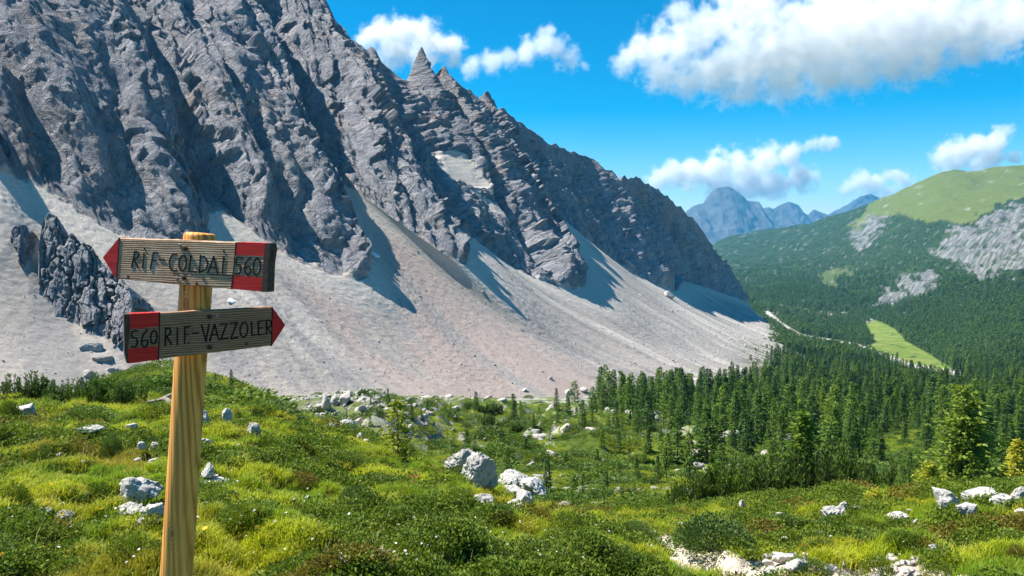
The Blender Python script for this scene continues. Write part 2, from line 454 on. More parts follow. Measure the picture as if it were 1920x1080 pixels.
def cover_of(P, nz):
    """(albedo, patch size, forest 0..1, grass 0..1) of ground points; nz is the up part of the normal"""
    x, y = P[:, 0], P[:, 1]
    d = y
    px, py = proj(P)
    jit = 9 * fbm(xyz(px / 14, py / 10, 2.2), 3, 61) + 9 * fbm(xyz(px / 50, py / 28, 6.2), 2, 63)
    jx, jy = px + jit * 1.5, py + jit
    n = fbm(xyz(x * 0.8, y * 0.8, 1.1), 3, 71)
    nb = fbm(xyz(x / 9, y / 9, 9.1), 3, 73)
    c = np.zeros((len(P), 3))
    def setc(mask, colr):
        m = np.clip(mask, 0, 1)[:, None]
        c[:] = c * (1 - m) + np.array(colr)[None, :] * m
    setc(np.ones(len(P)), (0.085, 0.115, 0.014))
    setc(sstep(0.0, 0.5, n), (0.13, 0.14, 0.016))
    setc(sstep(-0.1, -0.5, n), (0.04, 0.065, 0.012))
    setc(sstep(0.1, 0.4, fbm(xyz(x * 0.6, y * 0.6, 7.7), 3, 79)) * 0.55, (0.12, 0.075, 0.02))
    grass = 1 - sstep(24, 40, d)
    # shelf
    shelf = sstep(18, 34, d)
    setc(shelf, (0.075, 0.115, 0.018))
    setc(shelf * sstep(0.05, 0.35, nb), (0.13, 0.17, 0.022))
    setc(shelf * sstep(-0.05, -0.4, nb) * 0.8, (0.028, 0.05, 0.012))
    rock_n = fbm(xyz(x / 2.5, y / 2.5, P[:, 2] / 1.5), 3, 83)
    setc(shelf * (1 - sstep(230, 320, d)) * sstep(0.86, 0.74, nz + 0.10 * rock_n), (0.33, 0.315, 0.30))
    # block field under the scree
    tal = sstep(52, 66, d) * (1 - sstep(300, 330, d)) * (1 - sstep(650, 780, px - 0.9 * (d - 60))) * sstep(330, 430, px)
    tal = np.maximum(tal, sstep(200, 240, d) * (1 - sstep(330, 380, d)) * (1 - sstep(1180, 1300, px)))
    setc(tal * (0.55 + 0.45 * sstep(-0.3, 0.1, rock_n)), (0.36, 0.345, 0.325))
    setc(tal * sstep(-0.2, 0.2, nb) * 0.85, (0.085, 0.115, 0.022))
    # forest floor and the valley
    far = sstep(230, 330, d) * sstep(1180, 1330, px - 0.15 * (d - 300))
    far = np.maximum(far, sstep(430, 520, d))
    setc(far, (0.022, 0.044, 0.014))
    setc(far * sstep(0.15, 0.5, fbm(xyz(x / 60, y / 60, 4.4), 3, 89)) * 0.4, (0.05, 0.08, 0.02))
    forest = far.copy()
    hg = in_poly(jx, jy, HILL_GRASS) & (d > 900)
    hgm = hg.astype(float)
    setc(hgm, (0.10, 0.128, 0.028))
    setc(hgm * sstep(0.2, 0.5, fbm(xyz(px / 26, py / 9, 1), 3, 91)) * 0.6, (0.125, 0.135, 0.045))
    setc(hgm * 0.8 * sstep(0.40, 0.62, fbm(xyz(px / 22, py / 6, 5), 4, 93)), (0.26, 0.255, 0.22))
    forest *= 1 - hgm
    rk = (in_poly(jx, jy, CLIFF_A) | in_poly(jx, jy, CLIFF_B) | in_poly(jx, jy, PALE_A)) & (d > 600)
    rkm = rk.astype(float) * (1 - 0.85 * sstep(0.15, 0.32, fbm(xyz(px / 16, py / 12, 8), 3, 97)))
    setc(rkm, (0.13, 0.13, 0.135)); setc(rkm * sstep(-0.1, 0.3, fbm(xyz(px / 4, py / 8, 4), 4, 98, 0.6)), (0.215, 0.21, 0.205)); setc(rkm * sstep(0.12, 0.3, fbm(xyz(px / 6, py / 3, 14), 3, 96)) * 0.8, (0.03, 0.055, 0.018))
    forest *= 1 - rkm
    pb = in_poly(jx, jy, PALE_B).astype(float) * (d > 600)
    setc(pb * 0.7, (0.09, 0.115, 0.035)); forest *= 1 - pb
    spots = (d > 700) * sstep(0.42, 0.55, fbm(xyz(px / 9, py / 5, 3), 3, 99)) * (py < 600)
    setc(spots * 0.6 * (1 - hgm), (0.19, 0.19, 0.175)); forest *= 1 - spots
    rb = in_poly(jx, jy, RUBBLE) * (d > 600) * sstep(0.0, 0.2, fbm(xyz(px / 7, py / 4, 6), 3, 101))
    setc(rb, (0.40, 0.38, 0.36)); forest *= 1 - rb
    md = in_poly(px + jit * 0.9, py + jit * 0.45, MEADOW).astype(float) * (d > 500)
    setc(md, (0.13, 0.185, 0.03)); setc(md * sstep(0.0, 0.4, fbm(xyz(x / 25, y / 60, 2), 3, 103)), (0.18, 0.21, 0.05)); setc(md * sstep(0.35, 0.5, fbm(xyz(x / 12, y / 30, 7), 3, 105)), (0.05, 0.085, 0.02)); forest *= 1 - md
    tr = sstep(5.5, 3.0, line_dist(px + jit * .4, py + jit * 0.25, TRACK)) * (d > 500)
    setc(tr, (0.46, 0.43, 0.38)); forest *= 1 - tr
    # clearings in the wood
    cl = in_poly(jx, jy, [(1620, 838), (1660, 822), (1760, 822), (1800, 850), (1740, 870), (1640, 868)]) * (d > 60)
    setc(cl * 1.0, (0.11, 0.15, 0.02)); forest *= 1 - cl
    # the footpath
    pth = sstep(26, 14, line_dist(px + jit * 0.5, py + jit * 0.4, PATH)) * (d < 12)
    pth = np.maximum(pth, 0.9 * in_poly(jx, jy, [(1630, 1062), (1720, 1045), (1730, 1100), (1620, 1100)]) * (d < 12))
    setc(pth, (0.50, 0.43, 0.34)); grass = grass * (1 - pth)
    fine = np.clip(d / 60, 0.05, 10)
    return np.clip(c, 0.005, 0.8), fine, np.clip(forest, 0, 1), np.clip(grass, 0, 1), tal

def build_ground():
    na = 560
    tx = np.linspace(-0.80, 0.86, na)
    seg = [(0.85, 3.2, 30), (3.2, 16, 190), (16, 300, 230), (300, 900, 90), (900, 4600, 300), (4600, 8900, 12)]
    d = np.concatenate([np.exp(np.linspace(math.log(a), math.log(b), k, endpoint=False)) for a, b, k in seg])
    nr = len(d)
    X = tx[:, None] * d[None, :]; Y = np.broadcast_to(d[None, :], X.shape)
    Z = ground_z(X, Y)
    P = np.stack([X, Y, Z], -1)
    du = np.gradient(P, axis=0); dv = np.gradient(P, axis=1)
    nrm = np.cross(du, dv); nrm /= np.linalg.norm(nrm, axis=-1, keepdims=True) + 1e-12
    # rough rock faces on the far cliffs
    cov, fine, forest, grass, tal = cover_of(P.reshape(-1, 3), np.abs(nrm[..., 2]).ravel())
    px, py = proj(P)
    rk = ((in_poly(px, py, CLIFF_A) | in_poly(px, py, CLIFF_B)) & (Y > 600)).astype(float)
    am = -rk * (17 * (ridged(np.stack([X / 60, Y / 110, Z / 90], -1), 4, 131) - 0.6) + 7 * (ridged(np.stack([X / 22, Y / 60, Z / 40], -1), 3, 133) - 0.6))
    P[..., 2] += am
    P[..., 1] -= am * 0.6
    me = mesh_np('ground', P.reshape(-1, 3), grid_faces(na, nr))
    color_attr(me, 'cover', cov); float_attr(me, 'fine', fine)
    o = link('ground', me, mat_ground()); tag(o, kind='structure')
    return P.reshape(-1, 3), forest, grass, tal

# ------------------------------------------------------------------ the mountain wall and its scree
# columns that follow the fall line: foot of scree (x, row, distance), foot of rock, crest
MC_F = [(-760,800,150),(-150,765,165),(250,752,190),(420,752,205),(600,752,220),(740,749,240),(850,750,252),(960,752,268),(1120,742,290),(1230,734,322),(1330,726,362),(1390,720,392),(1430,714,430),(1442,668,560),(1455,652,640),(1472,642,740),(1460,617,930),(1442,602,1080),(1420,590,1150)]
MC_B = [(-470,250,240),(-60,318,240),(60,345,250),(230,445,250),(375,462,268),(410,395,292),(560,492,290),(692,508,306),(602,322,352),(862,494,332),(852,425,374),(985,514,396),(1098,530,432),(1040,402,568),(1150,490,640),(1262,545,742),(1290,530,932),(1390,562,1060),(1402,566,1110)]
MC_R = [(0,-800,-420,300),(1,-520,-420,300),(2,-340,-400,318),(3,-185,-380,325),(4,-30,-330,342),(5,115,-270,368),(6,230,-210,375),(7,350,-145,388),(8,485,-80,396),(9,598,-8,402),(9.35,630,35,406),(9.7,662,78,412),(10.2,712,112,418),(10.42,738,136,422),(10.7,760,152,427),(11.0,788,153,431),(11.25,808,146,435),(11.45,821,142,438),(11.62,833,134,440),(11.78,846,148,446),(12,868,162,462),(12.4,903,190,500),(12.55,914,182,512),(13,945,205,570),(13.5,985,240,610),(14,1030,268,662),(14.5,1085,293,715),(15,1150,325,775),(15.5,1200,340,860),(16,1250,368,952),(16.4,1290,402,1000),(16.8,1322,442,1040),(17.2,1348,490,1070),(17.6,1374,535,1090),(18,1402,566,1112)]

def cubic(u, us, vs):
    """Catmull-Rom through (us, vs) for an array u"""
    us = np.asarray(us, float); vs = np.asarray(vs, float)
    k = np.clip(np.searchsorted(us, u, 'right') - 1, 0, len(us) - 2)
    h = us[k + 1] - us[k]; t = ((u - us[k]) / h)[:, None]
    m = np.zeros_like(vs)
    m[1:-1] = (vs[2:] - vs[:-2]) / (us[2:] - us[:-2])[:, None]
    m[0] = (vs[1] - vs[0]) / (us[1] - us[0]); m[-1] = (vs[-1] - vs[-2]) / (us[-1] - us[-2])
    p0, p1, m0, m1 = vs[k], vs[k + 1], m[k] * h[:, None], m[k + 1] * h[:, None]
    return (2*t**3-3*t**2+1)*p0 + (t**3-2*t**2+t)*m0 + (-2*t**3+3*t**2)*p1 + (t**3-t**2)*m1

def build_massif():
    NU = 1150
    fine_u = np.linspace(0, 18, 6000)
    us = np.arange(19)
    Fp = np.array([at(*a) for a in MC_F]); Bp = np.array([at(*a) for a in MC_B])
    ru = [a[0] for a in MC_R]; Rp = np.array([at(a[1], a[2], a[3] * (1 + 0.17 * min(1, max(0, (15.5 - a[0]) / 4)))) for a in MC_R])
    # even spacing as seen from the meadow: arc length over distance
    def eval_u(u): return cubic(u, us, Fp), cubic(u, us, Bp), cubic(u, ru, Rp)
    f, b, r = eval_u(fine_u)
    def ang(p):
        dp = np.linalg.norm(np.diff(p, axis=0), axis=1) / p[1:, 1]
        return dp
    w = ang(b) + ang(r) + 0.3 * ang(f)
    s = np.concatenate([[0], np.cumsum(w)]); s /= s[-1]
    u = np.interp(np.linspace(0, 1, NU), s, fine_u)
    f, b, r = eval_u(u)
    jag = ridged(np.stack([np.cumsum(np.r_[0, np.linalg.norm(np.diff(r, axis=0), axis=1)]) / (15.0 * np.sqrt(r[:, 1] / 400)), 0 * u, 0 * u], 1), 2, 771, 0.4) - 0.6
    r[:, 2] += jag * 5.5 * np.sqrt(r[:, 1] / 400) * sstep(18, 16.5, u) * (1 - 0.95 * sstep(10.0, 10.4, u) * sstep(12.0, 11.6, u))
    nh = (f - b)[:, :2]; 
    k = np.exp(-np.linspace(-2, 2, 161) ** 2); k /= k.sum()
    nh = np.stack([np.convolve(np.pad(nh[:, i], 80, mode='edge'), k, 'valid') for i in range(2)], 1)
    nh /= np.linalg.norm(nh, axis=1, keepdims=True)
    nh3 = np.concatenate([nh, np.zeros((NU, 1))], 1)
    nv0, nv1, nv2, nv3 = 10, 175, 320, 8
    v = np.concatenate([np.linspace(-0.25, 0, nv0, endpoint=False), np.linspace(0, 1, nv1, endpoint=False) ** 0.9,
                        1 + np.linspace(0, 1, nv2), 2 + np.linspace(0.04, 1, nv3)])
    NV = len(v)
    V = np.broadcast_to(v[None, :], (NU, NV))
    P = np.zeros((NU, NV, 3))
    vs = np.clip(v, None, 1)[None, :, None]
    rock = np.clip(v - 1, 0, 1)[None, :, None]
    back = np.clip(v - 2, 0, 1)[None, :, None]
    P = f[:, None] + (b - f)[:, None] * vs
    # scree runs out gently at the foot
    sag = np.clip(vs, 0, 1)
    P[..., 2:] -= (b - f)[:, None, 2:] * 0.10 * (np.sin(np.pi * sag) * (vs > 0))
    hgt = np.linalg.norm(r - b, axis=1)[:, None, None]
    P = P + (r - b)[:, None] * rock
    # the rock starts steep and leans back higher up
    P = P + nh3[:, None] * hgt * 0.05 * np.sin(np.pi * rock) * (1 - rock)
    P = P - nh3[:, None] * 90 * back
    P[..., 2:] -= 110 * back ** 1.3
    # the sharp tooth on the crest
    spire = np.zeros(NU)
    for uc, wd, hh in ((11.0, 0.24, 21.0), (11.62, 0.12, 4.0), (12.56, 0.12, 4.0), (10.1, 0.14, 3.5), (13.15, 0.14, 2.5), (14.6, 0.2, 3.0), (15.4, 0.14, 2.5)):
        spire += hh * np.clip(1 - np.abs(u - uc) / wd, 0, 1) ** 0.75
    grow_ = np.clip((v - 1.74) / 0.26, 0, 1) ** 1.6 * (1 - np.clip((v - 2.0) / 0.05, 0, 1))
    P[..., 2] += spire[:, None] * grow_[None, :]
    # coordinates on the wall: along the strike and up
    mid = (b + f) / 2
    S = np.concatenate([[0], np.cumsum(np.linalg.norm(np.diff(mid[:, :2], axis=0), axis=1))])
    Sg = np.broadcast_to(S[:, None], (NU, NV))
    Zg = P[..., 2]
    D = np.broadcast_to(np.sqrt((b[:, 1] / 330.0))[:, None], (NU, NV))       # features a little coarser far off
    isrock = np.clip((v - 1) * 28, 0, 1)[None, :] * np.ones((NU, 1))
    near_crest = np.clip((2 - np.minimum(v, 2)) * 7, 0.12, 1)[None, :]
    # ribs and gullies down the fall line
    wob = 6 * fbm(np.stack([Sg / 40, Zg / 40, Sg * 0], -1), 3, 201)
    rise = np.clip(V - 1, 0, 1)
    Ug = np.broadcast_to(u[:, None], (NU, NV))
    Ur = Ug + 0.10 * fbm(np.stack([Sg / 30, Zg / 30, Sg * 0 + 4], -1), 3, 205)
    gully = np.zeros((NU, NV))
    for ug, wd, dep in ((5.05, 0.30, 16), (8.05, 0.36, 20), (10.2, 0.28, 13), (13.0, 0.30, 20), (16.1, 0.30, 15), (2.6, 0.25, 8), (3.6, 0.2, 7), (6.2, 0.16, 8), (11.45, 0.15, 10), (14.3, 0.2, 10), (15.3, 0.16, 10), (9.4, 0.16, 8)):
        gully += dep * np.exp(-((Ur - ug) / wd) ** 2)
    gully *= (1 - 0.55 * rise) * sstep(0.0, 0.12, rise)
    rib = ridged(np.stack([(Sg + wob) / (34 * D), Zg / (150 * D), Sg * 0 + 3.1], -1), 3, 211)
    rib2 = ridged(np.stack([(Sg + wob) / (12 * D), Zg / (50 * D), Sg * 0 + 7.3], -1), 4, 221)
    rib3 = ridged(np.stack([(Sg + 0.5 * wob) / (3.6 * D), Zg / (13 * D), Sg * 0 + 1.3], -1), 3, 225)
    rough = fbm(P / (6.5 * D[..., None]), 5, 231, 0.62)
    wa = 0.35 * fbm(P / 9, 3, 238); wb = 0.35 * fbm(P / 9, 3, 239)
    c1, t1, e1 = worley((Sg + wob) / (17 * D) + wa, Zg / (46 * D) + wb, 61)
    c2, t2, e2 = worley((Sg + wob) / (6.5 * D) + wa, Zg / (15 * D) + wb, 62)
    c3, t3, e3 = worley((Sg + wob) / (2.6 * D) + wa * 2, Zg / (5.5 * D) + wb * 2, 63)
    facet = 5.0 * (c1 - 0.5) + 5.5 * t1 + 2.0 * (c2 - 0.5) + 1.9 * t2 + 0.8 * (c3 - 0.5) + 0.8 * t3 - 1.6 * sstep(0.10, 0.0, e2) - 0.7 * sstep(0.12, 0.0, e3)
    disp = -gully * D - 13.0 * D * (rib - 0.62) - 3.0 * D * (rib2 - 0.6) - 0.9 * D * (rib3 - 0.6) + 0.6 * D * rough + 0.6 * D * facet
    disp *= (0.66 + 0.34 * sstep(3.5, 6.5, u))[:, None]
    disp -= 6.0 * D * (rib - 0.62) * (1 - sstep(3.5, 6.5, u))[:, None]
    # bedding ledges: stairs in the height, strong in the upper middle wall
    band = sstep(8.3, 9.3, u)[:, None] * (1 - 0.5 * sstep(12, 14, u))[:, None] * sstep(1.25, 1.6, v)[None, :]
    band = 0.06 + 1.05 * band
    zz = Zg + 0.10 * P[..., 0] + 3 * fbm(P / 50, 2, 241)
    for per, am, sd_ in ((4.2, 0.9, 1), (1.7, 0.35, 2), (9.0, 1.3, 3)):
        q = zz / (per * D) + 1.5 * fbm(np.stack([Sg / 60, Zg / 9, Sg * 0 + sd_], -1), 2, 250 + sd_)
        fr = q - np.floor(q)
        disp += band * am * D * (sstep(0.0, 0.75, fr) - sstep(0.85, 1.0, fr) - 0.45)
    qx, qy = proj(P)
    led = (in_poly(qx, qy, [(832, 275), (862, 282), (905, 318), (935, 350), (905, 352), (862, 338), (838, 318)]) | in_poly(qx, qy, [(868, 352), (905, 356), (975, 398), (968, 408), (905, 380)])).astype(float)
    for ax in (0, 1):
        led = sum(np.roll(led, k, ax) for k in range(-5, 6)) / 11
    led *= (V > 1)
    disp = disp * isrock * near_crest * (1 - 0.9 * led) - 3.0 * led
    # gentle runnels, lobes and steps of the scree
    sc_ = (1 - isrock) * np.clip(v * 6, 0, 1)[None, :]
    run = fbm(np.stack([(Sg + 0.9 * wob) / 12, V * 2.4, Sg * 0], -1), 5, 261, 0.58)
    disp += sc_ * (0.55 * run + 0.26 * fbm(P / 2.2, 3, 271, 0.7))
    lob = fbm(np.stack([Sg / 38, V * 1.0, Sg * 0 + 5], -1), 2, 281)
    disp += sc_ * 3.0 * lob * np.sin(np.pi * np.clip(V, 0, 1))
    dirv = nh3[:, None] * 0.80 + np.array([0, 0, 0.60])
    dirv = dirv / np.linalg.norm(dirv, axis=-1, keepdims=True)
    P = P + dirv * disp[..., None]
    me = mesh_np('mountain', P.reshape(-1, 3), grid_faces(NU, NV)[:, ::-1])
    # what is loose debris: below the rock foot, and ledges flat enough to hold it
    du = np.gradient(P, axis=0); dv = np.gradient(P, axis=1)
    n = np.cross(du, dv); n /= np.linalg.norm(n, axis=-1, keepdims=True) + 1e-9
    up = np.abs(n[..., 2])
    scree = np.maximum(sstep(0.35, 0.6, led), 1 - np.clip((V - 1 + 0.02 * fbm(P / 5, 3, 299)) * 90, 0, 1), sstep(0.82, 0.90, up))
    scree = np.clip(scree, 0, 1)
    float_attr(me, 'bed', band.ravel())
    float_attr(me, 'scree', scree.ravel())
    base = np.array([0.40, 0.355, 0.315]); pink = np.array([0.38, 0.30, 0.27]); pale = np.array([0.54, 0.49, 0.43]); grey = np.array([0.30, 0.28, 0.27])
    st = fbm(np.stack([(Sg + wob * 1.2) / 26, V * 1.6, Sg * 0 + 9], -1), 5, 291)
    st2 = fbm(np.stack([(Sg + wob * 1.2) / 8, V * 1.5, Sg * 0 + 2], -1), 5, 293, 0.6)
    U = np.broadcast_to(u[:, None], (NU, NV))
    c = base + (pale - base) * sstep(-0.05, 0.45, st)[..., None]
    c = c + (grey - c) * (0.8 * sstep(0.05, -0.4, st2))[..., None]
    pk = sstep(4.6, 5.8, U) * (1 - sstep(7.9, 9.4, U)) * sstep(-0.2, 0.35, 0.5 * st2 + 0.8 * st + 0.25 * (1 - V))
    c = c + (pink - c) * (0.85 * pk)[..., None]
    c = c + (pale * 1.05 - c) * (0.9 * np.maximum(sstep(0.3, 0.6, led), sstep(0.65, 0.95, V) * (V <= 1.0)))[..., None]
    vg = sstep(0.22, 0.03, V) * sstep(0.05, 0.3, fbm(P / 7, 3, 297)) * sstep(7.5, 9.5, U)
    c = c + (np.array([0.055, 0.085, 0.02]) - c) * (0.85 * vg)[..., None]
    wv = me.attributes.new('wall', 'FLOAT_VECTOR', 'POINT')
    wv.data.foreach_set('vector', np.stack([(Sg + wob) / D, Zg / D * 1.25, Sg * 0], -1).astype(np.float32).ravel())
    color_attr(me, 'tint', c.reshape(-1, 3))
    o = link('mountain', me, mat_massif()); tag(o, kind='structure')
    return P, V, U

MP, MV, MU = build_massif()
GP, G_FOREST, G_GRASS, G_TALUS = build_ground()
# ------------------------------------------------------------------ distant peaks
def mat_peak():
    t = NT('distant_rock', 0.95, 0.1)
    P = t.coord('Object')
    n = t.noise(t.mapping(P, (1, 1, 0.4)), 0.006, 7, 0.65)
    t.color(t.ramp(n, [(0.3, (0.05, 0.05, 0.055)), (0.55, (0.095, 0.095, 0.10)), (0.75, (0.15, 0.145, 0.14))]))
    t.bump(n, 0.8, 60)
    return t.m
M_PEAK = mat_peak()

def peak_range(name, d0, prof, depth, seed, label):
    """a ridge of rock: profile of photo points standing at distance d0, falling away before and behind"""
    px = np.linspace(prof[0][0], prof[-1][0], 220)
    top = np.interp(px, [a for a, b in prof], [b for a, b in prof])
    R = at(px, top, np.full_like(px, d0))
    base = at(px, np.full_like(px, 470.0), np.full_like(px, d0))[:, 2] - 60
    v = np.linspace(-1, 1, 90)
    X = np.broadcast_to(R[:, None, 0], (220, 90)) * 1.0
    Y = d0 + depth * v[None, :] + 0 * X
    sh = (1 - np.abs(v)) ** 0.9
    Z = base[:, None] + (R[:, 2] - base)[:, None] * sh[None, :]
    k = np.sqrt(np.clip((R[:, 2] - base) / 300, 0, 1.4))[:, None]
    n = ridged(np.stack([X / 300, Y / 500, Z / 900], -1), 4, seed) - 0.6
    Z = Z - k * 75 * n * (1 - 0.75 * sh[None, :] ** 6)
    Y = Y + 60 * fbm(np.stack([X / 180, Y / 300, Z / 160], -1), 4, seed + 9)
    me = mesh_np(name, np.stack([X, Y, Z], -1).reshape(-1, 3), grid_faces(220, 90)[:, ::-1])
    return tag(link(name, me, M_PEAK), kind='structure')

peak_range('far_mountain', 10000, [(1180,470),(1285,398),(1300,385),(1318,380),(1330,362),(1345,352),(1365,349),(1385,362),(1402,375),(1422,378),(1432,395),(1445,412),(1470,430),(1520,455)], 1100, 301, None)
peak_range('far_mountain', 11200, [(1380,450),(1428,392),(1440,388),(1448,392),(1462,384),(1478,379),(1500,384),(1506,396),(1515,402),(1524,391),(1538,397),(1560,410),(1590,425),(1640,440)], 900, 311, None)
peak_range('far_mountain', 11600, [(1500,430),(1570,392),(1590,382),(1600,374),(1615,366),(1632,362),(1650,372),(1700,400),(1780,440)], 800, 321, None)

# ------------------------------------------------------------------ the signpost
def mat_post(knots=()):
    t = NT('new_round_wood', 0.62, 0.3)
    P = t.coord('Object')
    w = t.mapping(P, (1, 1, 0.10))
    d = t.noise(w, 9.0, 3, 0.5)
    k = t.noise(t.mapping(P, (1, 1, 0.35)), 5.0, 2, 0.5)
    wv = t.n.new('ShaderNodeTexWave'); wv.wave_type = 'BANDS'; wv.bands_direction = 'X'
    t.l.new(t.mapping(P, (1, 0.8, 0.06)), wv.inputs['Vector'])
    wv.inputs['Scale'].default_value = 17; wv.inputs['Distortion'].default_value = 9.0
    wv.inputs['Detail'].default_value = 3; wv.inputs['Detail Scale'].default_value = 1.3
    g = wv.outputs['Fac']
    c = t.ramp(g, [(0.0, (0.46, 0.175, 0.026)), (0.3, (0.70, 0.29, 0.05)), (1.0, (0.84, 0.41, 0.09))])
    c = t.mix(t.ramp(d, [(0.4, 0.0), (0.75, 0.35)]), c, (0.80, 0.48, 0.16))
    c = t.mix(t.ramp(k, [(0.25, 0.4), (0.42, 0.0)]), c, (0.19, 0.125, 0.06))
    fine = t.noise(t.mapping(P, (1, 1, 0.04)), 160, 3, 0.6)
    c = t.mix(0.5, c, t.ramp(fine, [(0.3, 0.75), (0.7, 1.1)]), 'MULTIPLY')
    for K in knots:
        sub = t.n.new('ShaderNodeVectorMath'); sub.operation = 'SUBTRACT'; t.l.new(P, sub.inputs[0]); sub.inputs[1].default_value = K
        wob = t.n.new('ShaderNodeVectorMath'); wob.operation = 'LENGTH'; t.l.new(t.mapping(sub.outputs[0], (1, 0.3, 0.55)), wob.inputs[0])
        dd = t.math('ADD', wob.outputs['Value'], t.math('MULTIPLY', d, 0.03))
        ring = t.math('ADD', t.math('MULTIPLY', t.math('SINE', t.math('MULTIPLY', dd, 780.0)), 0.5), 0.5)
        kc = t.ramp(ring, [(0.0, (0.42, 0.18, 0.04)), (1.0, (0.74, 0.38, 0.10))])
        kc = t.mix(t.ramp(dd, [(0.020, 0.8), (0.028, 0.0)]), kc, (0.16, 0.08, 0.03))
        c = t.mix(t.ramp(dd, [(0.024, 0.7), (0.055, 0.0)]), c, kc)
    crack = t.noise(t.mapping(P, (1, 1, 0.03)), 26, 2, 0.5)
    c = t.mix(t.ramp(crack, [(0.30, 0.7), (0.33, 0.0)]), c, (0.12, 0.06, 0.025))
    t.color(c)
    t.bump(t.math('ADD', g, fine), 0.25, 0.002)
    return t.m

def mat_board(name='weathered_grey_board', k=(1, 1, 1)):
    t = NT(name, 0.85, 0.2)
    P = t.coord('Object')
    wv = t.n.new('ShaderNodeTexWave'); wv.wave_type = 'BANDS'; wv.bands_direction = 'Z'
    t.l.new(t.mapping(P, (0.10, 1, 1)), wv.inputs['Vector'])
    wv.inputs['Scale'].default_value = 42; wv.inputs['Distortion'].default_value = 6
    wv.inputs['Detail'].default_value = 3; wv.inputs['Detail Scale'].default_value = 1.0
    g = wv.outputs['Fac']
    fine = t.noise(t.mapping(P, (0.03, 1, 1)), 190, 4, 0.65)
    blot = t.noise(P, 7, 4, 0.6)
    c = t.ramp(g, [(0.0, (0.22, 0.13, 0.075)), (0.35, (0.42, 0.285, 0.185)), (1.0, (0.58, 0.43, 0.30))])
    c = t.mix(0.65, c, t.ramp(fine, [(0.3, 0.6), (0.6, 1.1)]), 'MULTIPLY')
    c = t.mix(t.ramp(blot, [(0.5, 0.0), (0.72, 0.5)]), c, (0.55, 0.48, 0.39))
    c = t.mix(t.ramp(blot, [(0.28, 0.45), (0.42, 0.0)]), c, (0.19, 0.14, 0.10))
    c = t.mix(1.0, c, k, 'MULTIPLY')
    t.color(c)
    t.bump(t.math('ADD', t.math('MULTIPLY', g, 0.6), fine), 0.6, 0.003)
    return t.m

def mat_red():
    t = NT('red_sign_paint', 0.6, 0.35)
    P = t.coord('Object')
    fine = t.noise(t.mapping(P, (0.04, 1, 1)), 150, 4, 0.65)
    n = t.noise(P, 25, 5, 0.7)
    c = t.ramp(fine, [(0.25, (0.42, 0.008, 0.005)), (0.55, (0.66, 0.016, 0.010)), (0.8, (0.74, 0.025, 0.014))])
    c = t.mix(t.ramp(n, [(0.66, 0.0), (0.74, 0.6)]), c, (0.25, 0.16, 0.13))
    t.color(c)
    t.bump(fine, 0.4, 0.0015)
    return t.m

def flat_mat(name, rgb, rough=0.7, amp=0.25, scale=40):
    t = NT(name, rough, 0.3)
    n = t.noise(t.coord('Object'), scale, 4, 0.6)
    lo = tuple(c * (1 - amp) for c in rgb); hi = tuple(c * (1 + amp) for c in rgb)
    t.color(t.ramp(n, [(0.3, lo), (0.7, hi)]))
    return t.m

M_BOARD, M_RED = mat_board('weathered_grey_board', (1.0, 0.92, 0.84)), mat_red()
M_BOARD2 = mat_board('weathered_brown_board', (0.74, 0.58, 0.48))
M_BLACK = flat_mat('black_lettering', (0.010, 0.009, 0.008), 0.8)
M_DARKEND = flat_mat('dark_tarred_end_grain', (0.085, 0.055, 0.04), 0.9, 0.4, 60)
M_RUST = flat_mat('rusty_bolt', (0.07, 0.028, 0.016), 0.7, 0.4, 120)
M_STEEL = flat_mat('dull_steel', (0.30, 0.27, 0.22), 0.4, 0.3, 120)

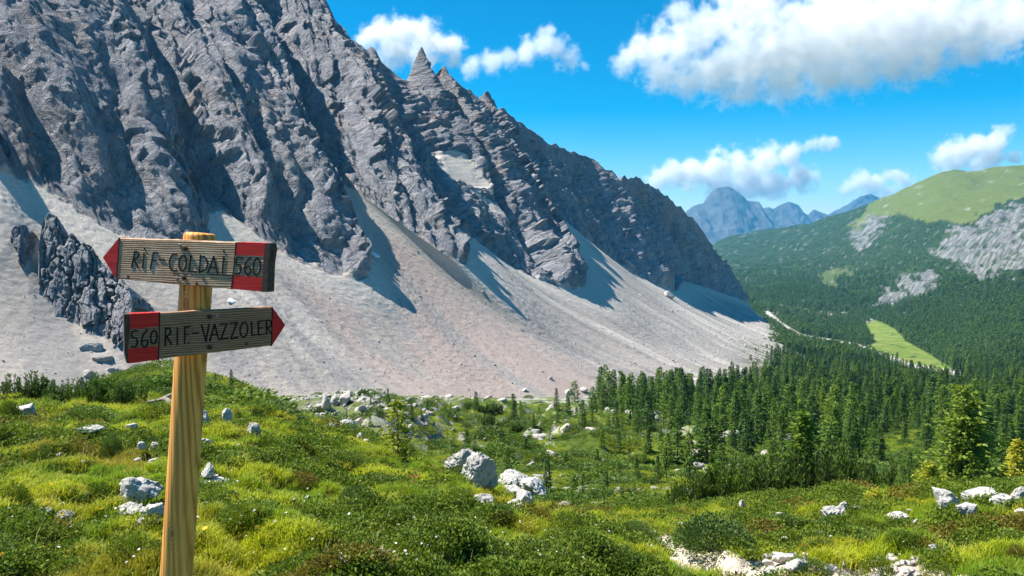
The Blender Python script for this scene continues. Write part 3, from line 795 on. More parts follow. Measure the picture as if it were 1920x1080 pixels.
def build_sign():
    D0 = 2.75
    top = at(375, 437, D0); low = at(331, 1080, D0 - 0.01)
    ax = Vector((top - low).tolist()).normalized()
    gz = float(ground_z(np.array([low[0]]), np.array([low[1]]))[0])
    L = (top[2] - gz) / ax.z + 0.25
    foot = Vector(top.tolist()) - ax * (L - 0.25)
    root = empty('signpost', foot)
    tag(root, 'round wooden trail post carrying two weathered arrow boards with red ends', 'signpost')
    inv = Matrix.Translation(-foot)
    # post, slightly out of round and crooked, chamfered top
    rq = ax.to_track_quat('Z', 'Y').to_matrix()
    nz, na = 60, 40
    vs = []
    R0 = 0.0525
    ts = list(np.linspace(-0.25, L - 0.25 - 0.012, nz - 3)) + [L - 0.25 - 0.004, L - 0.25, L - 0.25 + 0.0015]
    rs = [1.0] * (nz - 3) + [0.93, 0.84, 0.0]
    th = np.linspace(0, 2 * math.pi, na, endpoint=False)
    for t_, r_ in zip(ts, rs):
        z = t_
        wob = 0.004 * math.sin(z * 3.1 + 1) + 0.002 * math.sin(z * 7.7)
        rr = R0 * r_ * (1.03 - 0.03 * z / L) * (1 + 0.012 * np.sin(3 * th + z * 2) + 0.01 * np.sin(2 * th - z * 5))
        for a, q in zip(th, rr):
            p = rq @ Vector((q * math.cos(a) + wob, q * math.sin(a), z))
            vs.append(tuple(p))
    fs = []
    for i in range(nz - 1):
        for j in range(na):
            fs.append((i * na + j, i * na + (j + 1) % na, (i + 1) * na + (j + 1) % na, (i + 1) * na + j))
    me = mesh_np('post', vs, fs)
    kn = [tuple(Vector(at(x_, y_, D0 - 0.05).tolist()) - foot) for x_, y_ in ((326, 998), (350, 570))]
    link('post', me, mat_post(kn), root)

    C = lambda x, y: (180 + x / 3.6, 410 + y / 3.6)
    def board(dl, dr, outline, reds, dark, grooves, letters, bolts, rings, knots, wood):
        xs = [p[0] for p in outline]
        A = at(*C(min(xs), 400), dl); B = at(*C(max(xs), 400), dr)
        tx = Vector((B[0] - A[0], B[1] - A[1], 0)).normalized()
        up = Vector((0, 0, 1)); nrm = tx.cross(up)            # towards the reader
        if nrm.y > 0: nrm = -nrm
        O = Vector(A.tolist())
        def on(x, y):
            r = Vector(pray(*C(x, y)).tolist())
            e = Vector(EYE.tolist())
            t = (O - e).dot(nrm) / r.dot(nrm)
            p = e + r * t - O
            return p.dot(tx), p.z
        # board frame: x along, z up, y away from the reader
        Mx = Matrix((tx, -nrm, up)).transposed().to_4x4(); Mx.translation = O - foot
        TH = 0.034
        o2 = [on(*p) for p in outline]
        # outline resampled with rounded, nicked rim
        def densify(pts, step=0.012):
            out = []
            for (a, b) in zip(pts, pts[1:] + pts[:1]):
                n = max(1, int(math.hypot(b[0] - a[0], b[1] - a[1]) / step))
                for k in range(n):
                    out.append((a[0] + (b[0] - a[0]) * k / n, a[1] + (b[1] - a[1]) * k / n))
            return out
        rim = np.array(densify(o2))
        cen = rim.mean(0)
        nse = fbm(np.concatenate([rim * 30, np.zeros((len(rim), 1))], 1), 3, 401)
        dirs = rim - np.roll(rim, 1, 0) + np.roll(rim, -1, 0) - rim
        nn = np.stack([dirs[:, 1], -dirs[:, 0]], 1); nn /= np.linalg.norm(nn, axis=1, keepdims=True) + 1e-9
        sg = np.sign(((rim - cen) * nn).sum(1)); nn *= sg[:, None]
        rim = rim + nn * (nse * 0.0016)[:, None]
        n = len(rim)
        rings_ = [(-0.0035, 0.0), (0.0, 0.003), (0.0, TH - 0.003), (-0.0035, TH)]
        V = []
        for off, y in rings_:
            for p, q in zip(rim, nn):
                V.append((p[0] + q[0] * off, y, p[1] + q[1] * off))
        me = bpy.data.meshes.new('arrow_board')
        F = []
        for k in range(3):
            for j in range(n):
                F.append((k * n + j, k * n + (j + 1) % n, (k + 1) * n + (j + 1) % n, (k + 1) * n + j))
        F.append(tuple(range(n))[::-1]); F.append(tuple(range(3 * n, 4 * n)))
        me.from_pydata(V, [], F)
        import bmesh
        bm = bmesh.new(); bm.from_mesh(me); bmesh.ops.recalc_face_normals(bm, faces=bm.faces[:])
        bm.to_mesh(me); bm.free()
        bo = link('arrow_board', me, wood, root)
        bo.matrix_local = Mx
        def plate(name, pts, y0, y1, mat, step=0.01):
            p2 = densify([on(*p) for p in pts], step)
            k = len(p2)
            nz_ = fbm(np.array([(a * 70, b * 70, 3.0) for a, b in p2]), 2, 411)
            p2 = [(a + e * 0.0007, b + e * 0.0009) for (a, b), e in zip(p2, nz_)]
            V = [(a, y0, b) for a, b in p2] + [(a, y1, b) for a, b in p2]
            F = [tuple(range(k)), tuple(range(k, 2 * k))[::-1]] + [(j, (j + 1) % k, k + (j + 1) % k, k + j) for j in range(k)]
            me = bpy.data.meshes.new(name); me.from_pydata(V, [], F)
            bm = bmesh.new(); bm.from_mesh(me); bmesh.ops.recalc_face_normals(bm, faces=bm.faces[:]); bm.to_mesh(me); bm.free()
            return link(name, me, mat, bo)
        for nm, pts in reds: plate(nm, pts, -0.0008, TH * 0.97 if nm == 'red_tip' else TH * 0.9, M_RED)
        for pts in dark: plate('dark_end', pts, -0.0012, TH * 0.98, M_DARKEND)
        def ribbon(pts, w):
            q = [Vector((*on(*p), 0)) for p in pts]
            V, F = [], []
            k = len(q)
            for i in range(k):
                a = q[max(i - 1, 0)]; b = q[min(i + 1, k - 1)]
                d = (b - a); d = d.normalized() if d.length > 1e-9 else Vector((1, 0, 0))
                s_ = Vector((-d.y, d.x, 0)) * w * (1 + 0.18 * math.sin(i * 2.3 + pts[0][0]))
                e = d * (w * 0.6) * (-1 if i == 0 else (1 if i == k - 1 else 0))
                for sgn in (1, -1):
                    c = q[i] + s_ * sgn + e
                    V.append((c.x, -0.0013, c.y)); V.append((c.x, 0.002, c.y))
            for i in range(k - 1):
                a = i * 4; b = a + 4
                F += [(a, b, b + 2, a + 2), (a + 1, a, a + 2, a + 3)] if i == 0 else [(a, b, b + 2, a + 2)]
                F += [(a + 1, b + 1, b, a), (a + 2, b + 2, b + 3, a + 3)]
            a = (k - 1) * 4
            F += [(a, a + 1, a + 3, a + 2)]
            return V, F
        def smooth(pts):
            if len(pts) < 4: return pts
            u = np.arange(len(pts)); uu = np.linspace(0, len(pts) - 1, (len(pts) - 1) * 4 + 1)
            return [tuple(p) for p in cubic(uu, u, np.array(pts, float))]
        def ell(cx, cy, rx, ry):
            a = np.linspace(0, 2 * math.pi, 22)
            return [(cx + rx * math.sin(t) + 0.10 * ry * math.cos(t) * 0.6, cy - ry * math.cos(t)) for t in a]
        def strokes(name, st, w=0.0026):
            V, F = [], []
            for s_ in st:
                if s_[0] == 'o': pts = ell(*s_[1:])
                elif s_[0] == 'dot':
                    pts = [(s_[1] - 2, s_[2]), (s_[1] + 2, s_[2])]
                    v, f = ribbon(pts, 0.0028); b = len(V); V += v; F += [tuple(i + b for i in q) for q in f]; continue
                elif s_[0] == 's': pts = smooth(s_[1:])
                else:
                    for a_, b_ in zip(s_[:-1], s_[1:]):
                        v, f = ribbon([a_, b_], w); b = len(V); V += v; F += [tuple(i + b for i in q) for q in f]
                    continue
                v, f = ribbon(pts, w); b = len(V); V += v; F += [tuple(i + b for i in q) for q in f]
            me = bpy.data.meshes.new(name); me.from_pydata(V, [], F)
            return link(name, me, M_BLACK, bo)
        for g in grooves: strokes('groove', [g], 0.0016)
        for nm, st in letters: strokes(nm, st)
        def disc(name, x, y, r, prot, mat, hole=0.0, seg=8):
            cx, cz = on(x, y)
            V, F = [], []
            rr = [(r, 0.002), (r, -prot * 0.7), (r * 0.8, -prot)] + ([(hole, -prot), (hole, 0.0)] if hole else [(0.0001, -prot * 1.1)])
            for q, yy in rr:
                for k in range(seg):
                    a = 2 * math.pi * k / seg + 0.3
                    V.append((cx + q * math.cos(a), yy, cz + q * math.sin(a)))
            for i in range(len(rr) - 1):
                for k in range(seg):
                    F.append((i * seg + k, i * seg + (k + 1) % seg, (i + 1) * seg + (k + 1) % seg, (i + 1) * seg + k))
            me = bpy.data.meshes.new(name); me.from_pydata(V, [], F)
            link(name, me, mat, bo)
        for (x, y) in bolts: disc('bolt', x, y, 0.0085, 0.008, M_RUST, seg=6)
        for (x, y) in rings: disc('screw', x, y, 0.006, 0.0035, M_STEEL, hole=0.0025, seg=12)
        for (x, y) in knots: disc('knot', x, y, 0.0055, 0.0012, M_DARKEND, seg=10)
        return bo

    b1 = board(2.82, 2.54,
        [(50, 262), (160, 130), (600, 144), (1168, 170), (1174, 200), (1160, 300), (1152, 492), (700, 458), (140, 405)],
        [('red_tip', [(47, 262), (157, 127), (138, 408)]), ('red_band', [(946, 158), (1140, 165), (1136, 252), (938, 246)]), ('red_band', [(926, 384), (1124, 396), (1116, 492), (914, 474)])],
        [[(1142, 164), (1171, 166), (1178, 205), (1163, 300), (1156, 496), (1118, 493), (1128, 396), (1130, 300)]],
        [[(158, 134), (150, 260), (139, 402)], [(945, 162), (932, 320), (914, 474)], [(770, 374), (850, 379), (930, 388)]],
        [('letter', [[(262, 222), (252, 275), (240, 328)], ['s', (262, 222), (284, 226), (288, 252), (256, 278)], [(258, 278), (284, 328)]]),
         ('letter', [[(325, 232), (315, 332)], ['dot', 328, 203]]),
         ('letter', [[(388, 228), (368, 338)], [(388, 228), (416, 230)], [(380, 281), (406, 283)]]),
         ('hyphen', [[(425, 275), (462, 277)]]),
         ('letter', [['s', (545, 242), (521, 240), (500, 275), (497, 318), (515, 350), (546, 347)]]),
         ('letter', [['o', 585, 300, 25, 52]]),
         ('letter', [[(642, 250), (628, 355), (678, 359)]]),
         ('letter', [[(706, 250), (698, 362)], ['s', (706, 250), (740, 264), (753, 300), (740, 342), (698, 362)]]),
         ('letter', [[(755, 368), (795, 254), (821, 370)], [(770, 330), (816, 331)]]),
         ('letter', [[(863, 255), (852, 370)], ['dot', 863, 220]]),
         ('digit', [['s', (992, 266), (956, 262), (946, 308), (972, 312), (979, 342), (966, 370), (940, 372)]]),
         ('digit', [['s', (1046, 262), (1016, 290), (1003, 332), (1011, 370), (1035, 375), (1046, 346), (1030, 322), (1006, 336)]]),
         ('digit', [['o', 1086, 325, 24, 58]])],
        [(607, 200), (597, 398)], [(567, 181), (547, 403)], [(217, 390), (680, 438)], M_BOARD)
    b1['label'] = 'upper grey arrow board pointing left, lettered RIF-COLDAI 560'
    b2 = board(2.54, 2.80,
        [(190, 652), (700, 622), (1190, 597), (1274, 718), (1187, 857), (700, 915), (212, 974), (196, 900)],
        [('red_tip', [(1188, 594), (1277, 718), (1185, 861)]), ('red_band', [(230, 642), (427, 633), (426, 726), (230, 746)]), ('red_band', [(216, 878), (424, 860), (422, 952), (219, 978)])],
        [[(187, 646), (228, 644), (229, 760), (214, 880), (217, 975), (208, 977), (192, 900)]],
        [[(429, 634), (427, 800), (420, 952)], [(1190, 598), (1187, 730), (1185, 857)]],
        [('digit', [['s', (281, 758), (246, 762), (243, 800), (271, 806), (279, 836), (265, 866), (240, 862)]]),
         ('digit', [['s', (346, 750), (316, 790), (308, 840), (325, 866), (346, 850), (345, 820), (312, 826)]]),
         ('digit', [['o', 390, 800, 21, 45]]),
         ('letter', [[(470, 740), (468, 856)], ['s', (470, 740), (497, 742), (502, 776), (472, 796)], [(478, 796), (510, 850)]]),
         ('letter', [[(550, 738), (548, 850)]]),
         ('letter', [[(600, 732), (598, 846)], [(600, 732), (636, 727)], [(600, 783), (628, 780)]]),
         ('full_stop', [['dot', 625, 838]]),
         ('hyphen', [[(650, 775), (692, 772)]]),
         ('letter', [[(712, 715), (742, 828), (763, 712)]]),
         ('letter', [[(768, 825), (800, 712), (829, 820)], [(780, 786), (820, 781)]]),
         ('letter', [[(838, 712), (884, 706), (842, 815), (890, 808)]]),
         ('letter', [[(905, 705), (952, 700), (910, 812), (957, 801)]]),
         ('letter', [['o', 998, 750, 25, 50]]),
         ('letter', [[(1050, 698), (1052, 788), (1086, 782)]]),
         ('letter', [[(1095, 694), (1097, 785)], [(1095, 694), (1136, 688)], [(1096, 740), (1126, 736)], [(1097, 785), (1137, 778)]]),
         ('letter', [[(1150, 688), (1152, 780)], ['s', (1150, 688), (1177, 688), (1181, 722), (1152, 736)], [(1160, 736), (1183, 780)]])],
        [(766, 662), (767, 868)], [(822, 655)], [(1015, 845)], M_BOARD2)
    b2['label'] = 'lower brownish arrow board pointing right, lettered 560 RIF.-VAZZOLER'
build_sign()
# ------------------------------------------------------------------ plants: materials
def mat_leaf(name, lo, mid, hi, trans=0.35, attr_tint=False, rough=0.6):
    t = NT(name, rough, 0.25)
    inf = t.n.new('ShaderNodeObjectInfo')
    P = t.coord('Object')
    n = t.noise(P, 3.0, 3, 0.6)
    r = t.mix(0.5, inf.outputs['Random'], n)
    c = t.ramp(r, [(0.15, lo), (0.5, mid), (0.85, hi)])
    if attr_tint:
        c = t.mix(1.0, c, t.attr('tint', 'INSTANCER'), 'MULTIPLY')
    t.color(c)
    tr = t.n.new('ShaderNodeBsdfTranslucent')
    t.l.new(c, tr.inputs['Color'])
    ms = t.n.new('ShaderNodeMixShader'); ms.inputs[0].default_value = trans
    t.l.new(t.b.outputs[0], ms.inputs[1]); t.l.new(tr.outputs[0], ms.inputs[2])
    t.l.new(ms.outputs[0], t.out.inputs['Surface'])
    return t.m
M_SPRUCE = mat_leaf('conifer_needles', (0.040, 0.085, 0.015), (0.068, 0.135, 0.020), (0.11, 0.19, 0.022), 0.3)
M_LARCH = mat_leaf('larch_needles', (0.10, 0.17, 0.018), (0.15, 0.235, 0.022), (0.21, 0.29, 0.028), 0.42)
M_LARCHD = mat_leaf('mid_green_larch_needles', (0.075, 0.14, 0.016), (0.11, 0.19, 0.020), (0.16, 0.25, 0.024), 0.35)  # larch needles of a darker, mid-green colour
M_LARCHY = mat_leaf('yellowing_larch_needles', (0.22, 0.28, 0.02), (0.34, 0.36, 0.022), (0.46, 0.42, 0.025), 0.42)
M_MUGO = mat_leaf('dwarf_pine_needles', (0.048, 0.095, 0.012), (0.080, 0.145, 0.016), (0.12, 0.20, 0.018), 0.28)
M_SHRUB = mat_leaf('shrub_leaves', (0.070, 0.125, 0.012), (0.125, 0.19, 0.015), (0.21, 0.26, 0.018), 0.35)
M_JUNIPER = mat_leaf('juniper_needles', (0.06, 0.115, 0.022), (0.095, 0.16, 0.026), (0.14, 0.20, 0.03), 0.3)
M_HEATH = mat_leaf('reddish_heath_leaves', (0.14, 0.10, 0.02), (0.19, 0.16, 0.02), (0.22, 0.22, 0.02), 0.35)
M_GRASS = mat_leaf('grass_blades', (0.8, 0.8, 0.8), (1, 1, 1), (1.2, 1.2, 1.2), 0.45, True)
def mat_bark():
    t = NT('bark', 0.9, 0.1)
    n = t.noise(t.mapping(t.coord('Object'), (1, 1, 0.2)), 12, 4, 0.6)
    t.color(t.ramp(n, [(0.3, (0.05, 0.038, 0.03)), (0.7, (0.14, 0.11, 0.09))]))
    return t.m
M_BARK = mat_bark()
M_DEADWOOD = flat_mat('bleached_dead_wood', (0.30, 0.26, 0.22), 0.9, 0.5, 12)

# ------------------------------------------------------------------ plants: meshes
def quads_mesh(name, V, mat):
    V = np.asarray(V, np.float32).reshape(-1, 3)
    n = len(V) // 4
    me = mesh_np(name, V, np.arange(n * 4).reshape(n, 4), smooth=False)
    me.materials.append(mat)
    return me

def unit(v): return v / (np.linalg.norm(v, axis=-1, keepdims=True) + 1e-9)

def tubes(paths, seg=5):
    """paths: list of (points (k,3), radii (k,)) -> verts, quads"""
    V, F = [], []
    for pts, rad in paths:
        pts = np.asarray(pts, float); k = len(pts); b = len(V)
        tan = unit(np.gradient(pts, axis=0))
        ref = np.array([0.31, 0.77, 0.2])
        a = unit(np.cross(tan, ref)); c = np.cross(tan, a)
        for i in range(k):
            for j in range(seg):
                th = 2 * math.pi * j / seg
                V.append(pts[i] + rad[i] * (a[i] * math.cos(th) + c[i] * math.sin(th)))
        for i in range(k - 1):
            for j in range(seg):
                F.append((b + i * seg + j, b + i * seg + (j + 1) % seg, b + (i + 1) * seg + (j + 1) % seg, b + (i + 1) * seg + j))
    return np.array(V), np.array(F)

def tube_mesh(name, paths, mat, seg=5):
    V, F = tubes(paths, seg)
    me = mesh_np(name, V, F); me.materials.append(mat)
    return me

def conifer_meshes(name, seed, h, r, nbr, nsp, size, mat, low=0.1, droop=0.25, lean=0.0, power=0.85, limbs=True, ragged=0.3, stems=1):
    """a tapered trunk with limbs, and a crown of many small needle sprays"""
    g = np.random.default_rng(seed)
    paths, Q = [], []
    for s in range(stems):
        off = np.array([g.normal() * 0.12 * r, g.normal() * 0.12 * r, 0]) * (stems > 1)
        hh = h * (1 - 0.12 * s)
        tz = np.linspace(0, 1, 8)
        bend = np.array([g.normal(), g.normal(), 0]) * 0.02 * h
        tr = off * 1.5 + np.stack([bend[0] * tz ** 2 + lean * tz * h, bend[1] * tz ** 2, tz * hh], 1)
        R = max(0.012 * h, 0.02)
        paths.append((tr, R * (1 - 0.93 * tz)))
        nb = nbr // stems
        t = low + (1 - low) * (np.arange(nb) + g.random(nb)) / nb
        t = np.clip(t, 0, 0.985)
        ang = np.arange(nb) * 2.399 + g.normal(size=nb) * 0.5
        L = r * ((1 - t) ** power + 0.05) * (1 + ragged * g.normal(size=nb)).clip(0.35, 1.5)
        L *= np.clip((t - low) / 0.12 + 0.55, 0.5, 1)
        base = np.stack([np.interp(t, tz, tr[:, i]) for i in range(3)], 1)
        hd = np.stack([np.cos(ang), np.sin(ang), np.zeros(nb)], 1)
        slope = 0.55 * t - droop + 0.1 * g.normal(size=nb)
        for i in range(nb):
            k = max(3, int(nsp * (0.35 + 0.65 * L[i] / r)))
            q = (np.arange(k) + 0.6 * g.random(k)) / k
            q = 0.12 + 0.88 * q
            p = base[i] + hd[i] * (L[i] * q)[:, None]
            p[:, 2] += L[i] * (slope[i] * q + 0.22 * q ** 2.2)
            if limbs: 
                e = np.array([0, 0.5, 1.0]); lp = base[i] + hd[i] * (L[i] * e)[:, None]; lp[:, 2] += L[i] * (slope[i] * e + 0.22 * e ** 2.2)
                paths.append((lp, R * 0.22 * np.array([1, 0.6, 0.15]) * (1 - t[i] * 0.7)))
            sd_ = np.cross(hd[i], [0, 0, 1.0])
            side = g.normal(size=k) * 0.24 * L[i] * (1.05 - q) 
            p = p + sd_ * side[:, None]
            d = unit(hd[i] + sd_ * (np.sign(side) * 0.7)[:, None] + g.normal(size=(k, 3)) * 0.35 + np.array([0, 0, -0.15]))
            w = unit(np.cross(d, unit(g.normal(size=(k, 3)) + np.array([0, 0, 1.2]))))
            s_ = size * (0.7 + 0.6 * g.random(k))
            a = p; b = p + d * s_[:, None]
            m = p + d * (s_ * 0.45)[:, None]
            ww = w * (s_ * 0.24)[:, None]
            Q.append(np.stack([a, m + ww, b, m - ww], 1))
        # leader
        k = max(4, nsp // 2)
        p = np.repeat(tr[-1][None], k, 0) + np.stack([g.normal(size=k) * 0.02 * r, g.normal(size=k) * 0.02 * r, -g.random(k) * 0.08 * h], 1)
        d = unit(g.normal(size=(k, 3)) * 0.5 + np.array([0, 0, 1.0])); w = unit(np.cross(d, g.normal(size=(k, 3))))
        Q.append(np.stack([p, p + d * size * 0.4 + w * size * 0.15, p + d * size * 0.9, p + d * size * 0.4 - w * size * 0.15], 1))
    crown = quads_mesh(name + '_crown', np.concatenate(Q), mat)
    trunk = tube_mesh(name + '_trunk', paths, M_BARK)
    return trunk, crown

def place_tree(name, meshes, p, h_scale, rz, label, group=None, cat='tree', widen=1.0):
    o = empty(name, p, rz); o.scale = (h_scale * widen, h_scale * widen, h_scale)
    t = link('trunk', meshes[0], None, o); c = link('crown', meshes[1], None, o)
    tag(o, label, cat, group)
    return o

# heights are 1 m so that a scale is a height
SPRUCE = [conifer_meshes('spruce%d' % i, 900 + i, 1.0, rr, 120, 12, 0.052, M_SPRUCE, low=lw, droop=0.34, power=pw, limbs=False, ragged=rg)
          for i, (rr, lw, pw, rg) in enumerate([(0.18, 0.05, 0.95, 0.25), (0.15, 0.08, 0.85, 0.3), (0.20, 0.04, 1.0, 0.35), (0.13, 0.12, 0.8, 0.25)])]
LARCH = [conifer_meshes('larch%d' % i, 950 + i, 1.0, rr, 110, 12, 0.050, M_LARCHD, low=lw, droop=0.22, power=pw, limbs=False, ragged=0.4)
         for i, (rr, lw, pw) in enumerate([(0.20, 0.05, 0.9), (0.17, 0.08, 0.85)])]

LARCHB = [conifer_meshes('larchb%d' % i, 960 + i, 1.0, rr, 110, 12, 0.05, M_LARCH, low=0.06, droop=0.2, power=0.85, limbs=False, ragged=0.45) for i, rr in enumerate((0.22, 0.18))]

# ------------------------------------------------------------------ scatter on points (for what nobody could count)
def scatter(name, src, P, rot, scl, tint=None):
    me = bpy.data.meshes.new(name)
    me.vertices.add(len(P)); me.vertices.foreach_set('co', np.asarray(P, np.float32).ravel())
    a = me.attributes.new('rot', 'FLOAT_VECTOR', 'POINT'); a.data.foreach_set('vector', np.asarray(rot, np.float32).ravel())
    a = me.attributes.new('scl', 'FLOAT_VECTOR', 'POINT'); a.data.foreach_set('vector', np.asarray(scl, np.float32).ravel())
    if tint is not None: color_attr(me, 'tint', tint)
    o = link(name, me)
    ng = bpy.data.node_groups.new(name, 'GeometryNodeTree')
    ng.interface.new_socket('Geometry', in_out='INPUT', socket_type='NodeSocketGeometry')
    ng.interface.new_socket('Geometry', in_out='OUTPUT', socket_type='NodeSocketGeometry')
    N, L = ng.nodes, ng.links
    gi, go = N.new('NodeGroupInput'), N.new('NodeGroupOutput')
    ip = N.new('GeometryNodeInstanceOnPoints')
    oi = N.new('GeometryNodeObjectInfo'); oi.inputs['Object'].default_value = src; oi.inputs['As Instance'].default_value = True
    r = N.new('GeometryNodeInputNamedAttribute'); r.data_type = 'FLOAT_VECTOR'; r.inputs['Name'].default_value = 'rot'
    e2r = N.new('FunctionNodeEulerToRotation')
    s = N.new('GeometryNodeInputNamedAttribute'); s.data_type = 'FLOAT_VECTOR'; s.inputs['Name'].default_value = 'scl'
    L.new(gi.outputs[0], ip.inputs['Points']); L.new(oi.outputs['Geometry'], ip.inputs['Instance'])
    L.new(r.outputs['Attribute'], e2r.inputs[0]); L.new(e2r.outputs[0], ip.inputs['Rotation'])
    L.new(s.outputs['Attribute'], ip.inputs['Scale'])
    L.new(ip.outputs[0], go.inputs[0])
    md = o.modifiers.new('scatter', 'NODES'); md.node_group = ng
    return o

ORD = ['first', 'second', 'third', 'fourth', 'fifth', 'sixth', 'seventh', 'eighth', 'ninth', 'tenth', 'eleventh', 'twelfth', 'thirteenth', 'fourteenth', 'fifteenth', 'sixteenth', 'seventeenth', 'eighteenth', 'nineteenth', 'twentieth']
def ordinal(i):
    return ORD[i] if i < 20 else 'twenty-' + ORD[i - 20] if i < 29 else 'thirtieth' if i == 29 else 'thirty-' + ORD[i - 30]

def source(name, me):
    return bpy.data.objects.new(name, me)

# ------------------------------------------------------------------ the forest
def joined(meshes, name):
    V, F, MI = [], [], []
    me = bpy.data.meshes.new(name)
    nb = 0
    for k, m in enumerate(meshes):
        v = np.empty(len(m.vertices) * 3, np.float32); m.vertices.foreach_get('co', v)
        f = np.empty(len(m.loops), np.int32); m.loops.foreach_get('vertex_index', f)
        V.append(v.reshape(-1, 3)); F.append(f.reshape(-1, 4) + nb); MI.append(np.full(len(f) // 4, k, np.int32)); nb += len(v) // 3
    me = mesh_np(name, np.concatenate(V), np.concatenate(F), smooth=False)
    for m in meshes: me.materials.append(m.materials[0])
    me.polygons.foreach_set('material_index', np.concatenate(MI))
    return me

FOREST_CLEAR = [[(1600, 842), (1640, 812), (1700, 806), (1780, 812), (1815, 850), (1740, 885), (1640, 880)], [(1200, 880), (1240, 838), (1330, 846), (1360, 880), (1300, 900)]]
def build_forest():
    g = np.random.default_rng(42)
    pts = []
    # stratified over the slope, trees about 4.5 m apart
    ys = np.arange(34, 760, 4.0)
    for y in ys:
        x0, x1 = 0.06 * y, 0.86 * y
        step = 4.0 if y < 350 else 5.0
        xs = np.arange(x0, x1, step)
        pts.append(np.stack([xs + g.uniform(-2, 2, len(xs)), y + g.uniform(-2, 2, len(xs))], 1))
    p = np.concatenate(pts)
    z = ground_z(p[:, 0], p[:, 1]); P = np.concatenate([p, z[:, None]], 1)
    px, py = proj(P)
    edge = np.interp(P[:, 1], [34, 60, 90, 130, 180, 250, 320, 430, 560, 760], [1260, 1250, 1240, 1190, 1150, 1200, 1300, 1440, 1475, 1500])
    dens = sstep(-130, 110, px - edge)
    dens *= 0.86 - 0.7 * sstep(0.05, 0.4, fbm(xyz(P[:, 0] / 45, P[:, 1] / 45, 2), 3, 501))
    for poly in FOREST_CLEAR: dens *= np.where(in_poly(px, py, poly), 0.08, 1)
    dens *= np.where(in_poly(px, py, MEADOW) | in_poly(px, py - 10, MEADOW), 0.03, 1) * np.where((line_dist(px, py, TRACK) < 6) | (line_dist(px, py - 9, TRACK) < 8), 0.04, 1)
    dens *= np.interp(P[:, 1], [34, 60, 100, 130], [0.25, 0.3, 0.6, 1.0])
    keep = g.random(len(P)) < dens
    P = P[keep]
    nh = fbm(xyz(P[:, 0] / 20, P[:, 1] / 20, 5), 2, 505)
    H = np.clip(6.8 + 2.6 * g.normal(size=len(P)) + 4.0 * nh, 2.0, 13) * np.interp(P[:, 1], [30, 60, 100, 200, 500], [0.28, 0.42, 0.72, 1.0, 1.15])
    d = np.hypot(P[:, 0], P[:, 1])
    o = np.argsort(-(H / d) * (np.abs(P[:, 0] / P[:, 1] - 0.1) < 0.56))
    near, rest = o[:300], o[300:]
    for i in near:
        k = int(g.integers(0, 6))
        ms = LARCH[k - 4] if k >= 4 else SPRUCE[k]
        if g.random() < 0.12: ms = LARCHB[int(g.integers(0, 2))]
        place_tree('conifer_tree', ms, P[i] - np.array([0, 0, 0.1]), float(H[i]), float(g.random() * 6.28),
                   'green conifer in the wood on the slope right of the scree', 'conifers of the wood below the scree', widen=float(g.uniform(0.85, 1.25)))
    va = g.integers(0, 6, len(rest))
    for k in range(6):
        m = rest[va == k]
        src = source('wood_tree_%d' % k, joined((LARCH[k - 4] if k >= 4 else SPRUCE[k]), 'wood_tree_%d' % k))
        w = g.uniform(0.85, 1.2, len(m))
        so = scatter('forest', src, P[m], np.stack([0 * w, 0 * w, g.random(len(m)) * 6.28], 1), np.stack([H[m] * w, H[m] * w, H[m]], 1))
        tag(so, 'dense dark green conifer wood filling the slope down to the valley', 'forest', kind='stuff')
build_forest()

def build_far_forest():
    """woods and dwarf pine on the far slopes"""
    g = np.random.default_rng(77)
    sp = conifer_meshes('far_conifer', 990, 1.0, 0.2, 26, 4, 0.16, M_SPRUCE, low=0.05, droop=0.3, limbs=False)
    src = source('far_conifer', joined(sp, 'far_conifer'))
    n = 75000
    y = np.exp(g.uniform(math.log(700), math.log(4300), n)); x = y * g.uniform(0.22, 0.82, n)
    z = ground_z(x, y); P = np.stack([x, y, z], 1)
    c, fi, forest, gr, tal = cover_of(P, np.full(n, 0.9))
    px, py = proj(P)
    lower = sstep(470, 560, py)                       # tall trees low down, scrub higher up
    clr = in_poly(px, py, MEADOW) | in_poly(px, py - 8, MEADOW) | (line_dist(px, py, TRACK) < 5) | (line_dist(px, py - 7, TRACK) < 6)
    dens = np.where(clr, 0.04, 1) * forest * (0.35 + 0.65 * lower) * (0.5 + 0.5 * sstep(-0.3, 0.2, fbm(xyz(x / 120, y / 120, 3), 3, 511)))
    keep = (g.random(n) < dens)
    P = P[keep]; lower = lower[keep]; m = len(P)
    H = (2.5 + 5.5 * lower) * g.uniform(0.7, 1.35, m) * np.interp(P[:, 1], [700, 1500, 4000], [1.0, 1.1, 1.5])
    W = H * np.interp(lower, [0, 1], [2.6, 1.15]) * g.uniform(0.8, 1.2, m)
    so = scatter('far_forest', src, P, np.stack([0 * H, 0 * H, g.random(m) * 6.28], 1), np.stack([W, W, H], 1))
    tag(so, 'dark green woods and dwarf pine covering the far valley side', 'forest', kind='stuff')
build_far_forest()

# ------------------------------------------------------------------ single trees one can pick out
def pix_tree(px, py, hpx, meshes, label, group=None, name='conifer_tree', dmin=14, widen=1.0):
    q = hit(px, py, dmin)
    h = hpx / F_PX * q[1]
    h *= 1.1
    return place_tree(name, meshes, q - np.array([0, 0, 0.03 * h]), h, random.random() * 6.28, label, group, widen=widen)

